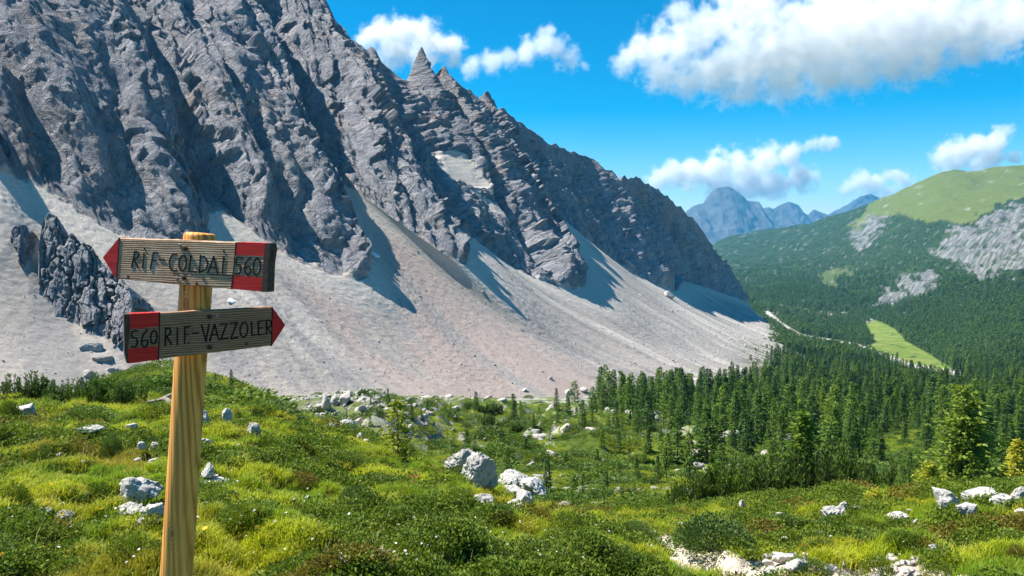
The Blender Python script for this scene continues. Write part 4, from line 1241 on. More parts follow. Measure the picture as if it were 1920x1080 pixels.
big = conifer_meshes('big_larch', 971, 1.0, 0.27, 330, 20, 0.046, M_LARCH, low=0.10, droop=0.12, power=0.6, limbs=True, ragged=0.42, stems=3)
pix_tree(1800, 936, 205, big, 'tallest light green larch, several stems, behind the white boulders at right', name='larch_tree', dmin=40)
lar2 = conifer_meshes('larch_b', 972, 1.0, 0.25, 170, 16, 0.06, M_LARCH, low=0.06, droop=0.1, power=0.8, ragged=0.4)
pix_tree(1505, 962, 165, lar2, 'light green larch standing out of the middle of the dwarf pine thicket', name='larch_tree', dmin=19)
lar3 = conifer_meshes('larch_c', 973, 1.0, 0.32, 170, 14, 0.065, M_LARCHY, low=0.05, droop=0.15, power=0.85, ragged=0.4)
pix_tree(1905, 932, 105, lar3, 'yellow green larch cut by the right edge of the picture', name='larch_tree', dmin=30)
lar4 = conifer_meshes('larch_d', 974, 1.0, 0.36, 95, 11, 0.085, M_LARCHY, low=0.03, droop=0.2, power=0.8, ragged=0.5, lean=-0.05)
pix_tree(748, 852, 98, lar4, 'young yellow green larch on the brow of the near meadow', name='larch_tree', dmin=12)
pix_tree(1742, 944, 66, conifer_meshes('larch_e', 975, 1.0, 0.42, 120, 12, 0.11, M_LARCHY, low=0.02, droop=0.1, power=0.7, ragged=0.4), 'bushy yellow green young larch left of the white boulders', name='larch_tree', dmin=14)
pix_tree(1640, 958, 34, conifer_meshes('larch_f', 976, 1.0, 0.62, 100, 11, 0.14, M_LARCHY, low=0.02, droop=0.05, power=0.6, ragged=0.4), 'small yellowish larch bush at the right end of the dwarf pine thicket', name='larch_tree', dmin=11)
pix_tree(1248, 925, 88, LARCH[0], 'light green larch just left of the dwarf pine thicket', name='larch_tree', dmin=40)
pix_tree(1692, 935, 62, LARCH[1], 'green larch behind the right end of the dwarf pine thicket', name='larch_tree', dmin=30)
pix_tree(1270, 862, 92, SPRUCE[2], 'broad dark conifer at the left edge of the wood', dmin=60, widen=1.25)
pix_tree(1325, 862, 98, SPRUCE[0], 'tall dark conifer above the left end of the dwarf pine thicket', dmin=60, widen=1.3)
shelf = [(950, 892, 52, 1), (1025, 922, 62, 0), (876, 852, 46, 0), (889, 853, 38, 1), (892, 772, 36, 0), (963, 786, 46, 0), (976, 784, 30, 1), (935, 774, 18, 1),
         (1065, 786, 44, 0), (1092, 800, 48, 2), (1045, 794, 26, 1), (1140, 810, 32, 1), (1157, 812, 30, 0), (1196, 815, 52, 1), (1222, 812, 46, 0), (1118, 776, 18, 0),
         (1180, 868, 28, 0), (1192, 900, 46, 0), (1137, 915, 34, 0), (1092, 930, 42, 1), (1075, 942, 52, 1), (1110, 790, 22, 1), (1208, 868, 34, 1), (1165, 780, 20, 0), (1010, 774, 14, 1), (1150, 770, 18, 2), (1000, 800, 22, 0), (1030, 828, 26, 1), (985, 842, 22, 0), (840, 800, 20, 1), (812, 815, 24, 0), (1128, 840, 34, 1), (1160, 848, 40, 0), (1215, 850, 50, 2), (1240, 870, 54, 1), (1120, 868, 26, 0), (1060, 870, 24, 1), (1160, 905, 40, 1), (1232, 905, 50, 0)]
for i, (a, b, h, k) in enumerate(sorted(shelf)):
    pix_tree(a, b, h, (SPRUCE[a % 4] if k != 1 else LARCH[a % 2]), 'conifer on the hummocky grass shelf below the scree, %s from the left' % ordinal(i), 'conifers on the grass shelf', dmin=22, widen=1.15)
talus = [(434, 738, 38), (467, 747, 24), (504, 778, 33), (513, 766, 26), (404, 722, 22), (695, 766, 22), (728, 760, 30), (712, 772, 18), (630, 786, 17), (650, 784, 16), (772, 788, 34), (801, 772, 24), (694, 802, 26), (790, 788, 20), (640, 728, 9), (691, 744, 12), (757, 770, 14), (845, 768, 14), (912, 766, 12)]
for i, (a, b, h) in enumerate(sorted(talus)):
    pix_tree(a, b, h, SPRUCE[a % 4], 'small dark spruce among the pale blocks below the scree, %s from the left' % ordinal(i), 'spruces among the blocks', dmin=30, widen=0.95)

# ------------------------------------------------------------------ dwarf pines
def mugo_mesh(seed, n, w, h, spread=0.5):
    g = np.random.default_rng(seed)
    paths, Q = [], []
    for i in range(n):
        a = g.random() * 6.28; r = w * math.sqrt(g.random())
        b = np.array([r * math.cos(a), r * math.sin(a) * 0.7, 0.0])
        H = h * g.uniform(0.42, 1.05) * (1 - 0.25 * (r / w) ** 2)
        out = np.array([math.cos(a), math.sin(a) * 0.7, 0]) * spread * H * (0.2 + 0.8 * r / w) * g.uniform(0.3, 1.1)
        t = np.linspace(0, 1, 6)
        pts = b * 0.75 + out[None] * (t ** 0.6)[:, None] + np.stack([0 * t, 0 * t, H * t ** 1.15], 1) + g.normal(size=(1, 3)) * 0.02
        paths.append((pts, 0.016 * h * (1 - 0.7 * t)))
        k = 34
        q = np.clip(g.beta(1.6, 0.9, k), 0.12, 1.0)
        p = np.stack([np.interp(q, t, pts[:, j]) for j in range(3)], 1)
        tan = unit(pts[-1] - pts[-3])
        an = g.random(k) * 6.28
        rad = unit(np.stack([np.cos(an), np.sin(an), 0 * an], 1))
        d = unit(rad * 0.75 + tan * 0.95 + g.normal(size=(k, 3)) * 0.15)
        wv = unit(np.cross(d, g.normal(size=(k, 3))))
        s = 0.105 * h * g.uniform(0.8, 1.3, k)
        Q.append(np.stack([p, p + d * (s * 0.5)[:, None] + wv * (s * 0.15)[:, None], p + d * s[:, None], p + d * (s * 0.5)[:, None] - wv * (s * 0.15)[:, None]], 1))
    return tube_mesh('mugo_stem', paths, M_BARK, 4), quads_mesh('mugo_needles', np.concatenate(Q), M_MUGO)
MUGO = [mugo_mesh(700 + i, 62, 0.62, 1.0, 0.30) for i in range(4)]
MUGO_L = [mugo_mesh(720 + i, 34, 0.6, 1.0, 0.42) for i in range(4)]
def mugo(p, h, rz, label, group, lib, wide=1.0):
    k = int(rng.integers(0, len(lib)))
    o = empty('dwarf_pine', p, rz); o.scale = (h * wide, h * wide, h)
    link('stems', lib[k][0], None, o); link('needles', lib[k][1], None, o)
    tag(o, label, 'dwarf pine', group)
# thicket at right
for i, px in enumerate(np.linspace(1282, 1668, 17)):
    for row in (0, 1):
        q = hit(px + rng.uniform(-12, 12), 950 - 4 * row, 19.5 + 2.6 * row + rng.uniform(-.6, .6))
        y = 18.2 + 2.2 * row + rng.uniform(-0.5, 0.5)
        x = (px - 960) / F_PX * y
        z = float(ground_z(np.array([x]), np.array([y]))[0])
        top = np.interp(px, [1270, 1330, 1480, 1560, 1640, 1680], [895, 864, 852, 842, 852, 895]) + rng.uniform(-10, 8)
        htop = at(px, top, y)[2]
        h = max(0.6, (htop - z) * rng.uniform(0.6, 1.15))
        mugo((x, y, z - 0.05), h, rng.random() * 6.28, '%s row dwarf pine of the dark right thicket, %s from its left end' % (('front', 'back')[row], ordinal(i)), 'dwarf pines of the right thicket', MUGO_L, 0.72)
# row behind the left brow
for i, (px, top) in enumerate([(6, 706), (22, 712), (38, 700), (56, 716), (78, 720), (100, 726), (118, 724), (136, 708), (160, 700), (178, 712), (200, 722), (222, 722), (244, 712)]):
    y = 14.9 + rng.uniform(-0.3, 0.8)
    x = (px - 960) / F_PX * y
    z = float(ground_z(np.array([x]), np.array([y]))[0])
    h = max(0.5, at(px, top - 8, y)[2] - z)
    mugo((x, y, z - 0.06), h, rng.random() * 6.28, 'upright dwarf pine on the left brow before the scree, %s from the left' % ordinal(i), 'dwarf pines on the left brow', MUGO_L, 0.95)
# low dark mounds on the shelf
for i, (px, py, w) in enumerate(sorted([(880, 762, 30), (905, 768, 30), (930, 765, 28), (915, 790, 34), (945, 796, 30), (970, 800, 26), (680, 735, 22), (596, 770, 26), (1130, 905, 40), (1180, 930, 46), (1225, 940, 40), (1090, 955, 44), (330, 760, 30), (1150, 945, 40), (1300, 900, 40), (1360, 895, 40), (1215, 905, 30)])):
    q = hit(px, py + 6, 22)
    h = w / F_PX * q[1] * 0.62
    mugo(q - np.array([0, 0, 0.1 * h]), h, rng.random() * 6.28, 'low dark dwarf pine mound on the ground below the scree, %s from the left' % ordinal(i), 'dwarf pine mounds on the shelf', MUGO, 1.5)
# ------------------------------------------------------------------ rocks
import bmesh
def mat_limestone(name, base, lich, scale, warm=0.0):
    t = NT(name, 0.9, 0.15)
    P = t.coord('Object')
    n = t.noise(P, 3 * scale, 6, 0.65)
    c = t.ramp(n, [(0.3, tuple(b * 0.62 for b in base)), (0.5, base), (0.7, tuple(min(b * 1.15, 0.85) for b in base))])
    l = t.noise(P, 9 * scale, 6, 0.7, 0.4)
    c = t.mix(t.ramp(l, [(0.54, 0.0), (0.66, lich)]), c, (0.13, 0.125, 0.12))
    cr = t.voro(t.mapping(P, (1, 1, 1.6)), 2.2 * scale, 'DISTANCE_TO_EDGE')
    f = t.noise(P, 28 * scale, 5, 0.7)
    inf = t.n.new('ShaderNodeObjectInfo')
    c = t.mix(t.math('MULTIPLY', inf.outputs['Random'], 0.35), c, (0.40, 0.36, 0.31))
    t.color(c)
    t.bump(t.math('ADD', t.math('MULTIPLY', n, 1.2), t.math('ADD', t.math('MULTIPLY', f, 0.4), t.math('MULTIPLY', l, 0.6))), 0.9, 0.09 / scale)
    return t.m
M_LIME = mat_limestone('white_limestone', (0.60, 0.58, 0.55), 0.75, 1.6)
M_BLOCK = mat_limestone('pale_block_limestone', (0.46, 0.43, 0.40), 0.5, 0.35)
M_TOWER = mat_limestone('grey_tower_limestone', (0.31, 0.29, 0.28), 0.6, 0.22)

_ico = {}
def ico(sub):
    if sub not in _ico:
        bm = bmesh.new(); bmesh.ops.create_icosphere(bm, subdivisions=sub, radius=1.0)
        bm.verts.ensure_lookup_table()
        _ico[sub] = (np.array([v.co[:] for v in bm.verts]), np.array([[v.index for v in f.verts] for f in bm.faces])); bm.free()
    return _ico[sub]

def rock_mesh(seed, sub, dims, planes=9, rough=0.10, mat=None, smooth=True, col=False):
    g = np.random.default_rng(seed)
    V, F = ico(sub)
    p = V.copy()
    for k in range(planes):
        n = unit(g.normal(size=3)); d = g.uniform(0.45, 0.86)
        ex = np.maximum(0, p @ n - d)
        p = p - n[None] * ex[:, None] * 0.92
    o = g.random(3) * 50
    q = np.array([1.0, 1.0, 0.4 if col else 1.0])
    r = ridged(p * 1.5 * q + o, 4, seed) - 0.6
    f = fbm(p * 3.5 * q + o, 4, seed + 3, 0.6)
    p = p * (1 - rough * 1.7 * r + rough * 0.8 * f)[:, None]
    if sub >= 4:
        c_, t_, e_ = worley(p[:, 0] * 2.2 + p[:, 1] * 1.3 + o[0], p[:, 2] * 2.6 - p[:, 1] * 1.1 + o[1], seed)
        p = p * (1 + rough * (0.45 * (c_ - 0.5) + 0.5 * t_ - 0.35 * sstep(0.12, 0.0, e_) + 0.18 * fbm(p * 9 + o, 3, seed + 8, 0.6)))[:, None]
    p = p * np.array(dims)[None] / 2
    me = mesh_np('rock', p, F, smooth)
    if mat: me.materials.append(mat)
    return me

def put_rock(px, py, w, h, seed, label, group=None, name='rock', dmin=3.0, mat=None, sub=5, depth=0.8, tilt=0.0, planes=9, rough=0.10, sink=0.10):
    """a rock seen around photo pixel (px, py) (its middle), w x h pixels large, bedded in the ground"""
    q = hit(px, py + h * 0.42, dmin)
    s = q[1] / F_PX
    W, H = w * s, h * s
    me = rock_mesh(seed, sub, (W * 1.08, max(W * depth, H * 0.8), H * (1.15 + sink)), planes, rough, mat or M_LIME)
    o = link(name, me)
    o.location = (q[0], q[1] + W * depth * 0.25, q[2] + H * (0.56 - sink * 0.5))
    o.rotation_euler = (random.uniform(-.12, .12), tilt, random.uniform(-0.25, 0.25))
    return tag(o, label, 'rock', group)

NEAR_ROCKS = [
 (45, 773, 44, 24, 'pale pointed rock on the left brow below the dwarf pines', {}),
 (118, 812, 14, 10, 'small pale stone left of the flat stones, upper left meadow', {}),
 (160, 810, 52, 14, 'flat pale stone lying in the grass of the upper left meadow', {}),
 (181, 800, 14, 8, 'tiny pale stone right behind the flat stone, upper left', {}),
 (266, 838, 18, 18, 'left of two small white stones halfway up the meadow left of the post', {}),
 (286, 844, 24, 20, 'right of two small white stones halfway up the meadow left of the post', {}),
 (288, 868, 22, 14, 'small grey stone below the pair of white stones left of the post', {}),
 (250, 930, 86, 46, 'long grey slab with shaded face in a hollow left of the post', {'planes': 12, 'rough': 0.14}),
 (238, 964, 60, 24, 'white broken stone below the long slab left of the post', {'rough': 0.16}),
 (285, 962, 44, 28, 'white broken stone touching the left side of the post', {'rough': 0.16}),
 (268, 980, 60, 12, 'flat white stone in front of the broken stones left of the post', {}),
 (80, 967, 34, 18, 'left one of two white stones near a yellow flower, lower left', {}),
 (115, 972, 40, 18, 'right one of two white stones near a yellow flower, lower left', {}),
 (380, 782, 16, 18, 'pale rock peeping out right of the post, uppermost', {}),
 (383, 792, 20, 22, 'pale rock right of the post below the uppermost one', {}),
 (422, 784, 22, 28, 'upright dark and pale rock right of the post near the brow', {}),
 (381, 836, 30, 26, 'round white rock touching the right side of the post', {}),
 (398, 838, 18, 8, 'thin white stone beside the round white rock by the post', {}),
 (475, 813, 28, 28, 'pointed white rock alone in the upper meadow right of the post', {'planes': 12}),
 (389, 890, 24, 28, 'round speckled rock standing on a flat stone right of the post', {'sink': 0.05}),
 (394, 910, 58, 14, 'flat white stone under the round speckled rock right of the post', {}),
 (650, 803, 36, 26, 'whitish double rock on the brow in front of the block field', {'rough': 0.16}),
 (620, 802, 26, 10, 'flat white stone left of the whitish double rock on the brow', {}),
 (673, 820, 16, 14, 'small round white stone right of the whitish double rock on the brow', {}),
 (687, 828, 12, 8, 'tiny stone below the small round white stone on the brow', {}),
 (764, 960, 42, 14, 'small flat white stone in the middle of the near meadow', {}),
 (865, 872, 62, 44, 'white top block of the big rock group in the middle', {'planes': 12, 'rough': 0.15, 'tilt': 0.25, 'depth': 0.9, 'sub': 6}),
 (898, 892, 58, 62, 'large grey lower block of the big rock group in the middle', {'planes': 12, 'rough': 0.15, 'tilt': 0.55, 'depth': 0.9, 'sub': 6}),
 (922, 908, 22, 36, 'narrow grey block at the right foot of the big middle rock', {}),
 (960, 905, 62, 40, 'white rounded upper rock right of the big middle rock', {'planes': 10, 'rough': 0.13, 'tilt': 0.5, 'sub': 6}),
 (1005, 925, 76, 34, 'long white rock falling to the right from the rock group', {'planes': 10, 'rough': 0.12, 'tilt': 0.42, 'sub': 6}),
 (960, 930, 56, 26, 'white slab below the rounded upper rock of the middle group', {'tilt': 0.3}),
 (985, 940, 40, 24, 'grey slab under the long white rock of the middle group', {'tilt': 0.5}),
 (904, 940, 44, 16, 'flat white stone in the grass below the big middle rock', {}),
 (968, 950, 34, 16, 'lowest white stone of the middle rock group', {}),
 (1775, 942, 40, 50, 'leaning white slab, leftmost of the boulders at right', {'tilt': -0.55, 'planes': 11, 'depth': 0.5}),
 (1842, 938, 66, 38, 'big rounded grey boulder at right with shaded left face', {'rough': 0.12, 'sub': 6}),
 (1818, 963, 48, 40, 'white boulder with a dark hole in front of the big rounded one', {'planes': 12}),
 (1880, 942, 40, 24, 'white rock between the rounded boulder and the right edge', {}),
 (1912, 935, 34, 36, 'tall white rock at the right edge of the picture', {}),
 (1915, 962, 22, 12, 'small flat stone at the right edge below the tall rock', {}),
 (1568, 972, 48, 36, 'craggy white rock in the right meadow', {'planes': 12, 'rough': 0.17}),
 (1585, 956, 26, 22, 'upper knob on the craggy white rock in the right meadow', {}),
 (1612, 955, 24, 10, 'thin white stone right of the craggy rock', {}),
 (1690, 974, 38, 16, 'broken white stone in the right meadow below the thicket end', {'rough': 0.18}),
 (1629, 1002, 50, 14, 'long flat white stone in the right meadow', {'planes': 6}),
 (1585, 998, 22, 13, 'small tilted white stone left of the long flat one', {'tilt': -0.4}),
 (1605, 1018, 12, 8, 'tiny stone below the small tilted one in the right meadow', {}),
 (1720, 1031, 24, 10, 'small flat white stone, left of a pair at lower right', {}),
 (1750, 1031, 20, 16, 'small round white stone, right of a pair at lower right', {}),
 (1706, 959, 12, 6, 'tiny white stone near the thicket end', {}),
 (1742, 995, 10, 8, 'tiny white stone below the leaning white slab', {}),
 (1392, 950, 16, 16, 'grey stone at the foot of the thicket, left part', {}),
 (1346, 960, 8, 8, 'tiny white stone at the left foot of the thicket', {}),
 (1320, 984, 12, 10, 'small white stone above the juniper bush', {}),
 (1276, 985, 12, 8, 'small white stone left above the juniper bush', {}),
 (1455, 1030, 14, 8, 'tiny flat stone above the path stones', {}),
 (1470, 1050, 42, 20, 'white stone at the upper edge of the path stones', {'rough': 0.15}),
 (1500, 1066, 50, 26, 'large white block among the path stones', {'planes': 12}),
 (1514, 1050, 20, 16, 'pointed white stone behind the large path block', {}),
 (1558, 1072, 26, 20, 'pale stone right of the large path block', {}),
 (1594, 1056, 12, 10, 'small white stone right above the path stones', {}),
 (1582, 1060, 10, 10, 'small white stone next to the turf by the path', {}),
 (1448, 1072, 34, 14, 'low white stone left of the large path block', {}),
]
for i, (px, py, w, h, lab, kw) in enumerate(NEAR_ROCKS):
    put_rock(px, py, w, h, 1000 + i, lab, None, dmin=3.4, **kw)
# small half-buried stones
gr_ = np.random.default_rng(88)
for i in range(42):
    px = gr_.uniform(0, 760) if i < 24 else gr_.uniform(1430, 1900)
    lo = np.interp(px, [0, 500, 760, 1430, 1900], [790, 815, 880, 965, 985])
    w = gr_.uniform(9, 24)
    put_rock(px, gr_.uniform(lo, lo + 190 if px < 800 else 1070), w, w * gr_.uniform(0.4, 0.75), 1250 + i, 'small pale stone half buried in the grass of the near meadow', 'small half-buried meadow stones', name='stone', sub=3, planes=8)
# rubble at the lower right path
for i in range(34):
    px = rng.uniform(1636, 1722); py = rng.uniform(1048, 1082)
    put_rock(px, py, rng.uniform(8, 22), rng.uniform(6, 12), 1200 + i, 'small pale brown stone in the heap of rubble at lower right', 'rubble stones at lower right', name='stone', sub=2, planes=7, mat=M_BLOCK)

# ------------------------------------------------------------------ block field, boulders of the scree, rock tower
MPX, MPY = proj(MP)
def mhit(px, py, vmin=0.02, vmax=1.25):
    d2 = (MPX - px) ** 2 + (MPY - py) ** 2 + np.where((MV < vmin) | (MV > vmax), 1e9, 0)
    near = d2 < d2.min() + 9
    k = np.argmin(np.where(near, MP[..., 1], 1e9))
    return MP.reshape(-1, 3)[k].copy()

BLOCKS = [rock_mesh(1300 + i, 3, (1, 0.9, 0.8), 10, 0.09, M_BLOCK) for i in range(6)]
def block(q, w, h, label, group, name='boulder', i=0):
    o = link(name, BLOCKS[i % 6])
    o.location = (q[0], q[1], q[2] + h * 0.22); o.scale = (w, w * random.uniform(0.8, 1.1), h * 1.25)
    o.rotation_euler = (random.uniform(-.3, .3), random.uniform(-.3, .3), random.random() * 6.28)
    return tag(o, label, 'boulder', group)
BIG = [(646, 741, 42, 26, 'largest pale block of the field below the scree, right one'), (612, 752, 26, 38, 'tall pale block left of the largest one below the scree'), (628, 748, 18, 24, 'dark gap block between the two largest pale blocks'), (525, 747, 20, 24, 'grey block in the left part of the block field'), (494, 749, 26, 18, 'flat grey block left of the grey one in the block field'), (598, 760, 18, 14, 'small block at the foot of the tall pale one'),
       (792, 778, 28, 14, 'pale block at the right end of the block field'), (761, 774, 14, 10, 'small white block left of the right end of the block field'), (486, 722, 22, 20, 'grey block at the upper left of the block field'), (684, 746, 20, 12, 'pale block right of the largest block'), (540, 764, 24, 14, 'pink grey flat block in the middle of the block field')]
for i, (px, py, w, h, lab) in enumerate(BIG):
    q = hit(px, py + h * 0.4, 40); s = q[1] / F_PX
    block(q, w * s, h * s, lab, None, i=i)
SCREE_B = [(917, 752, 18, 10, 'pale block lying on the pink foot of the scree'), (985, 727, 14, 6, 'white block on the pink scree above the foot'), (1068, 742, 20, 9, 'pale flat block at the scree foot right of the pink part'), (1096, 732, 20, 12, 'grey block at the scree foot near the wood edge'), (1310, 732, 20, 18, 'dark grey block at the scree foot above the wood'), (1034, 706, 12, 10, 'grey block in the shaded lower scree'), (1262, 712, 8, 8, 'small block in the pale right scree'), (1255, 548, 24, 16, 'big grey block under the cliff foot at right'), (1150, 762, 24, 18, 'pale block in the trees right of the shelf'), (1180, 776, 18, 10, 'white flat block in the trees right of the shelf')]
for i, (px, py, w, h, lab) in enumerate(SCREE_B):
    q = mhit(px, py + h * 0.4) if i < 8 else hit(px, py, 60)
    s = q[1] / F_PX
    block(q, w * s, h * s, lab, None, i=i)
gt = np.random.default_rng(5)
n = 0
cand = []
while len(cand) < 130:
    px = gt.uniform(395, 860); top = np.interp(px, [395, 480, 600, 700, 860], [712, 706, 722, 742, 762]); py = gt.uniform(top, np.interp(px, [395, 480, 650, 760, 860], [790, 796, 802, 815, 790]))
    cand.append((px, py))
for i, (px, py) in enumerate(cand):
    q = hit(px, py, 40); s = q[1] / F_PX
    if q[1] < 40 or q[1] > 300: continue
    w = gt.gamma(2.0, 3.4) + 4
    block(q, w * s, w * s * gt.uniform(0.5, 0.8), 'pale grey block among many in the block field below the scree', 'blocks below the scree', i=i)
# small debris of the field and the scree: nobody could count it
st_src = source('stone_source', rock_mesh(1400, 2, (1, 0.9, 0.8), 8, 0.1, M_BLOCK))
N = 9000
px = gt.uniform(395, 900, N)
yy = np.exp(gt.uniform(math.log(55), math.log(230), N)); xx = (px - 960) / F_PX * yy
PP = np.stack([xx, yy, ground_z(xx, yy)], 1)
tl = cover_of(PP, np.full(N, 0.95))[4]
PP = PP[gt.random(N) < tl * 0.4]
sz = (gt.gamma(1.5, 0.22, len(PP)) + 0.12) * np.clip(PP[:, 1] / 100, 0.6, 1.5)
so = scatter('small_stones', st_src, PP, gt.random((len(PP), 3)) * 6.28, np.stack([sz, sz, sz * 0.7], 1)); tag(so, 'countless small pale stones between the blocks below the scree', 'stones', kind='stuff')
# loose stones on the scree
m = ((MV > 0.01) & (MV < 0.98) & (MPX > -40) & (MPX < 1480)).ravel()
idx = np.flatnonzero(m)
wgt = (1.15 - MV.ravel()[idx]) ** 2.0
idx = gt.choice(idx, 7000, p=wgt / wgt.sum())
PP = MP.reshape(-1, 3)[idx]
sz = (gt.gamma(1.1, 0.18, len(PP)) + 0.10) * np.clip(PP[:, 1] / 250, 0.7, 2.2)
so = scatter('scree_stones', st_src, PP, gt.random((len(PP), 3)) * 6.28, np.stack([sz, sz, sz * 0.7], 1)); tag(so, 'countless loose stones strewn over the scree slopes', 'stones', kind='stuff')

# rock tower standing in the left scree
def tower(label, outline, base_px, name, seed, bulge):
    """outline: (x, top row, foot row) along the tower; a jointed fin of rock with a back of its own"""
    q0 = mhit(*base_px)
    d = q0[1]; s_ = d / F_PX
    ns, nt = 190, 230
    S1 = np.linspace(0, 1, ns); T1 = np.linspace(0, 1.6, nt)
    S, T = np.meshgrid(S1, T1, indexing='ij')
    xs = np.array([o[0] for o in outline], float); un = (xs - xs[0]) / (xs[-1] - xs[0])
    X = np.interp(S, un, xs)
    ytop = np.interp(S, un, [o[1] for o in outline]); ybot = np.interp(S, un, [o[2] for o in outline]) + 16
    tf = np.clip(T, 0, 1); tb = np.clip((T - 1) / 0.6, 0, 1)
    rows = ybot + (ytop - ybot) * tf
    edge = np.sin(np.pi * np.clip(S, 0.0, 1.0)) ** 0.5
    lean = 0.7
    H = (ybot - ytop) * s_
    dep = d + H * lean * tf - bulge * edge * (1 - 0.45 * tf) + bulge
    P = at(X, rows, dep)
    P[..., 1] += tb * (bulge * 2.4); P[..., 2] -= tb ** 1.2 * H * 0.9
    W = (xs[-1] - xs[0]) * s_
    a, b = S * W, P[..., 2] - q0[2]
    wa = 0.4 * fbm(P / 5, 3, seed); wb = 0.4 * fbm(P / 5, 3, seed + 1)
    c1, t1, e1 = worley(a / 4.6 + wa, b / 15 + wb, seed); c2, t2, e2 = worley(a / 1.9 + wa, b / 5.0 + wb, seed + 2); c3, t3, e3 = worley(a / 0.8 + wa, b / 1.9 + wb, seed + 3)
    dis = 3.4 * (c1 - 0.5) + 1.6 * t1 - 2.4 * sstep(0.16, 0.0, e1) + 1.2 * (c2 - 0.5) + 0.8 * t2 - 0.7 * sstep(0.14, 0.0, e2) + 0.45 * (c3 - 0.5) + 0.3 * t3 + 0.5 * fbm(P / 2.5, 4, seed + 5, 0.6)
    dis *= 0.75
    dis *= np.clip(1.15 - 0.5 * tb, 0, 1) * np.clip(edge * 1.6, 0.3, 1)
    P[..., 1] -= dis; P[..., 0] += 0.35 * dis
    P[..., 2] += 1.6 * (c1 - 0.5) * sstep(0.6, 1.0, tf) + 0.8 * (c2 - 0.5) * sstep(0.7, 1.0, tf)
    me = mesh_np(name, P.reshape(-1, 3) - q0, grid_faces(ns, nt))
    z = np.zeros(ns * nt)
    float_attr(me, 'scree', z); float_attr(me, 'bed', z + 0.25)
    color_attr(me, 'tint', np.full((ns * nt, 3), 0.3))
    wv = me.attributes.new('wall', 'FLOAT_VECTOR', 'POINT'); wv.data.foreach_set('vector', np.stack([a * 1.15, b * 1.15, a * 0], -1).astype(np.float32).ravel())
    me.materials.append(bpy.data.materials['mountain_rock_and_scree'])
    o = link(name, me); o.location = q0
    return tag(o, label, 'rock tower')
OUTC = [rock_mesh(1700 + i, 4, (1, 0.9, 0.8), 12, 0.16, M_TOWER) for i in range(3)]
tower('craggy grey rock tower standing in the scree at far left', [(72, 470, 560), (78, 410, 590), (90, 397, 604), (104, 402, 618), (116, 430, 630), (130, 436, 640), (150, 455, 652), (170, 462, 655), (182, 486, 655), (205, 500, 645), (222, 526, 630), (240, 540, 610), (252, 575, 595)], (150, 640), 'rock_tower', 1501, 9.0)
tower('short grey rock stump left of the rock tower at far left', [(20, 460, 470), (26, 432, 482), (36, 426, 494), (50, 428, 508), (62, 438, 512), (70, 480, 510)], (45, 508), 'rock_tower', 1511, 5.0)
for i, (px, py, w, h, lab) in enumerate([(190, 702, 46, 52, 'grey block face below the rock tower, largest'), (165, 690, 34, 34, 'rounded grey block left of the largest below the tower'), (215, 688, 34, 24, 'smooth pale block right of the largest below the tower'), (232, 696, 28, 20, 'smooth pale block just left of the lower sign corner'), (262, 706, 40, 30, 'dark rough block below the red corner of the lower sign'), (150, 708, 26, 34, 'pale grey block at the left foot of the outcrop'), (195, 660, 50, 30, 'crumbling pale rock rib under the rock tower'), (170, 640, 46, 36, 'shattered grey rock at the foot of the rock tower')]):
    q = mhit(px, py + h * 0.3); s = q[1] / F_PX
    q[2] -= h * s * 0.22
    block(q, w * s * 0.95, h * s, lab, None, i=i).data = OUTC[i % 3]

# old snow in the gullies
def mat_snow():
    t = NT('old_snow', 0.6, 0.3)
    n = t.noise(t.coord('Object'), 0.6, 4, 0.6)
    t.color(t.ramp(n, [(0.3, (0.62, 0.64, 0.68)), (0.7, (0.84, 0.86, 0.90))]))
    return t.m
M_SNOW = mat_snow()
for i, (px, py, w, h, lab) in enumerate([(702, 474, 22, 10, 'small snow patch under the long grey buttress'), (1057, 446, 9, 22, 'narrow snow streak high in the right gully'), (438, 563, 22, 10, 'small snow patch on the scree behind the signs')]):
    q = mhit(px, py); s = q[1] / F_PX
    o = link('snow_patch', rock_mesh(1600 + i, 3, (w * s, w * s * 1.3, h * s * 0.3), 3, 0.2, M_SNOW)); o.location = q
    o.rotation_euler = (0, math.radians(30), -0.3)
    tag(o, lab, 'snow')

# ------------------------------------------------------------------ meadow plants
def tuft_mesh(seed, n, h, spread, wid):
    g = np.random.default_rng(seed)
    Q = []
    for i in range(n):
        a = g.random() * 6.28; r = spread * math.sqrt(g.random())
        b = np.array([r * math.cos(a), r * math.sin(a), -0.01])
        H = h * g.uniform(0.5, 1.1); la = g.random() * 6.28; ln = H * g.uniform(0.15, 0.75)
        dr = np.array([math.cos(la), math.sin(la), 0])
        w = np.array([-dr[1], dr[0], 0]) * wid * g.uniform(0.7, 1.2)
        p0, p1, p2 = b, b + dr * ln * 0.3 + np.array([0, 0, H * 0.6]), b + dr * ln + np.array([0, 0, H * g.uniform(0.75, 1.0)])
        Q.append([p0 - w, p0 + w, p1 + w * 0.8, p1 - w * 0.8]); Q.append([p1 - w * 0.8, p1 + w * 0.8, p2 + w * 0.12, p2 - w * 0.12])
    return quads_mesh('grass_tuft', np.array(Q), M_GRASS)
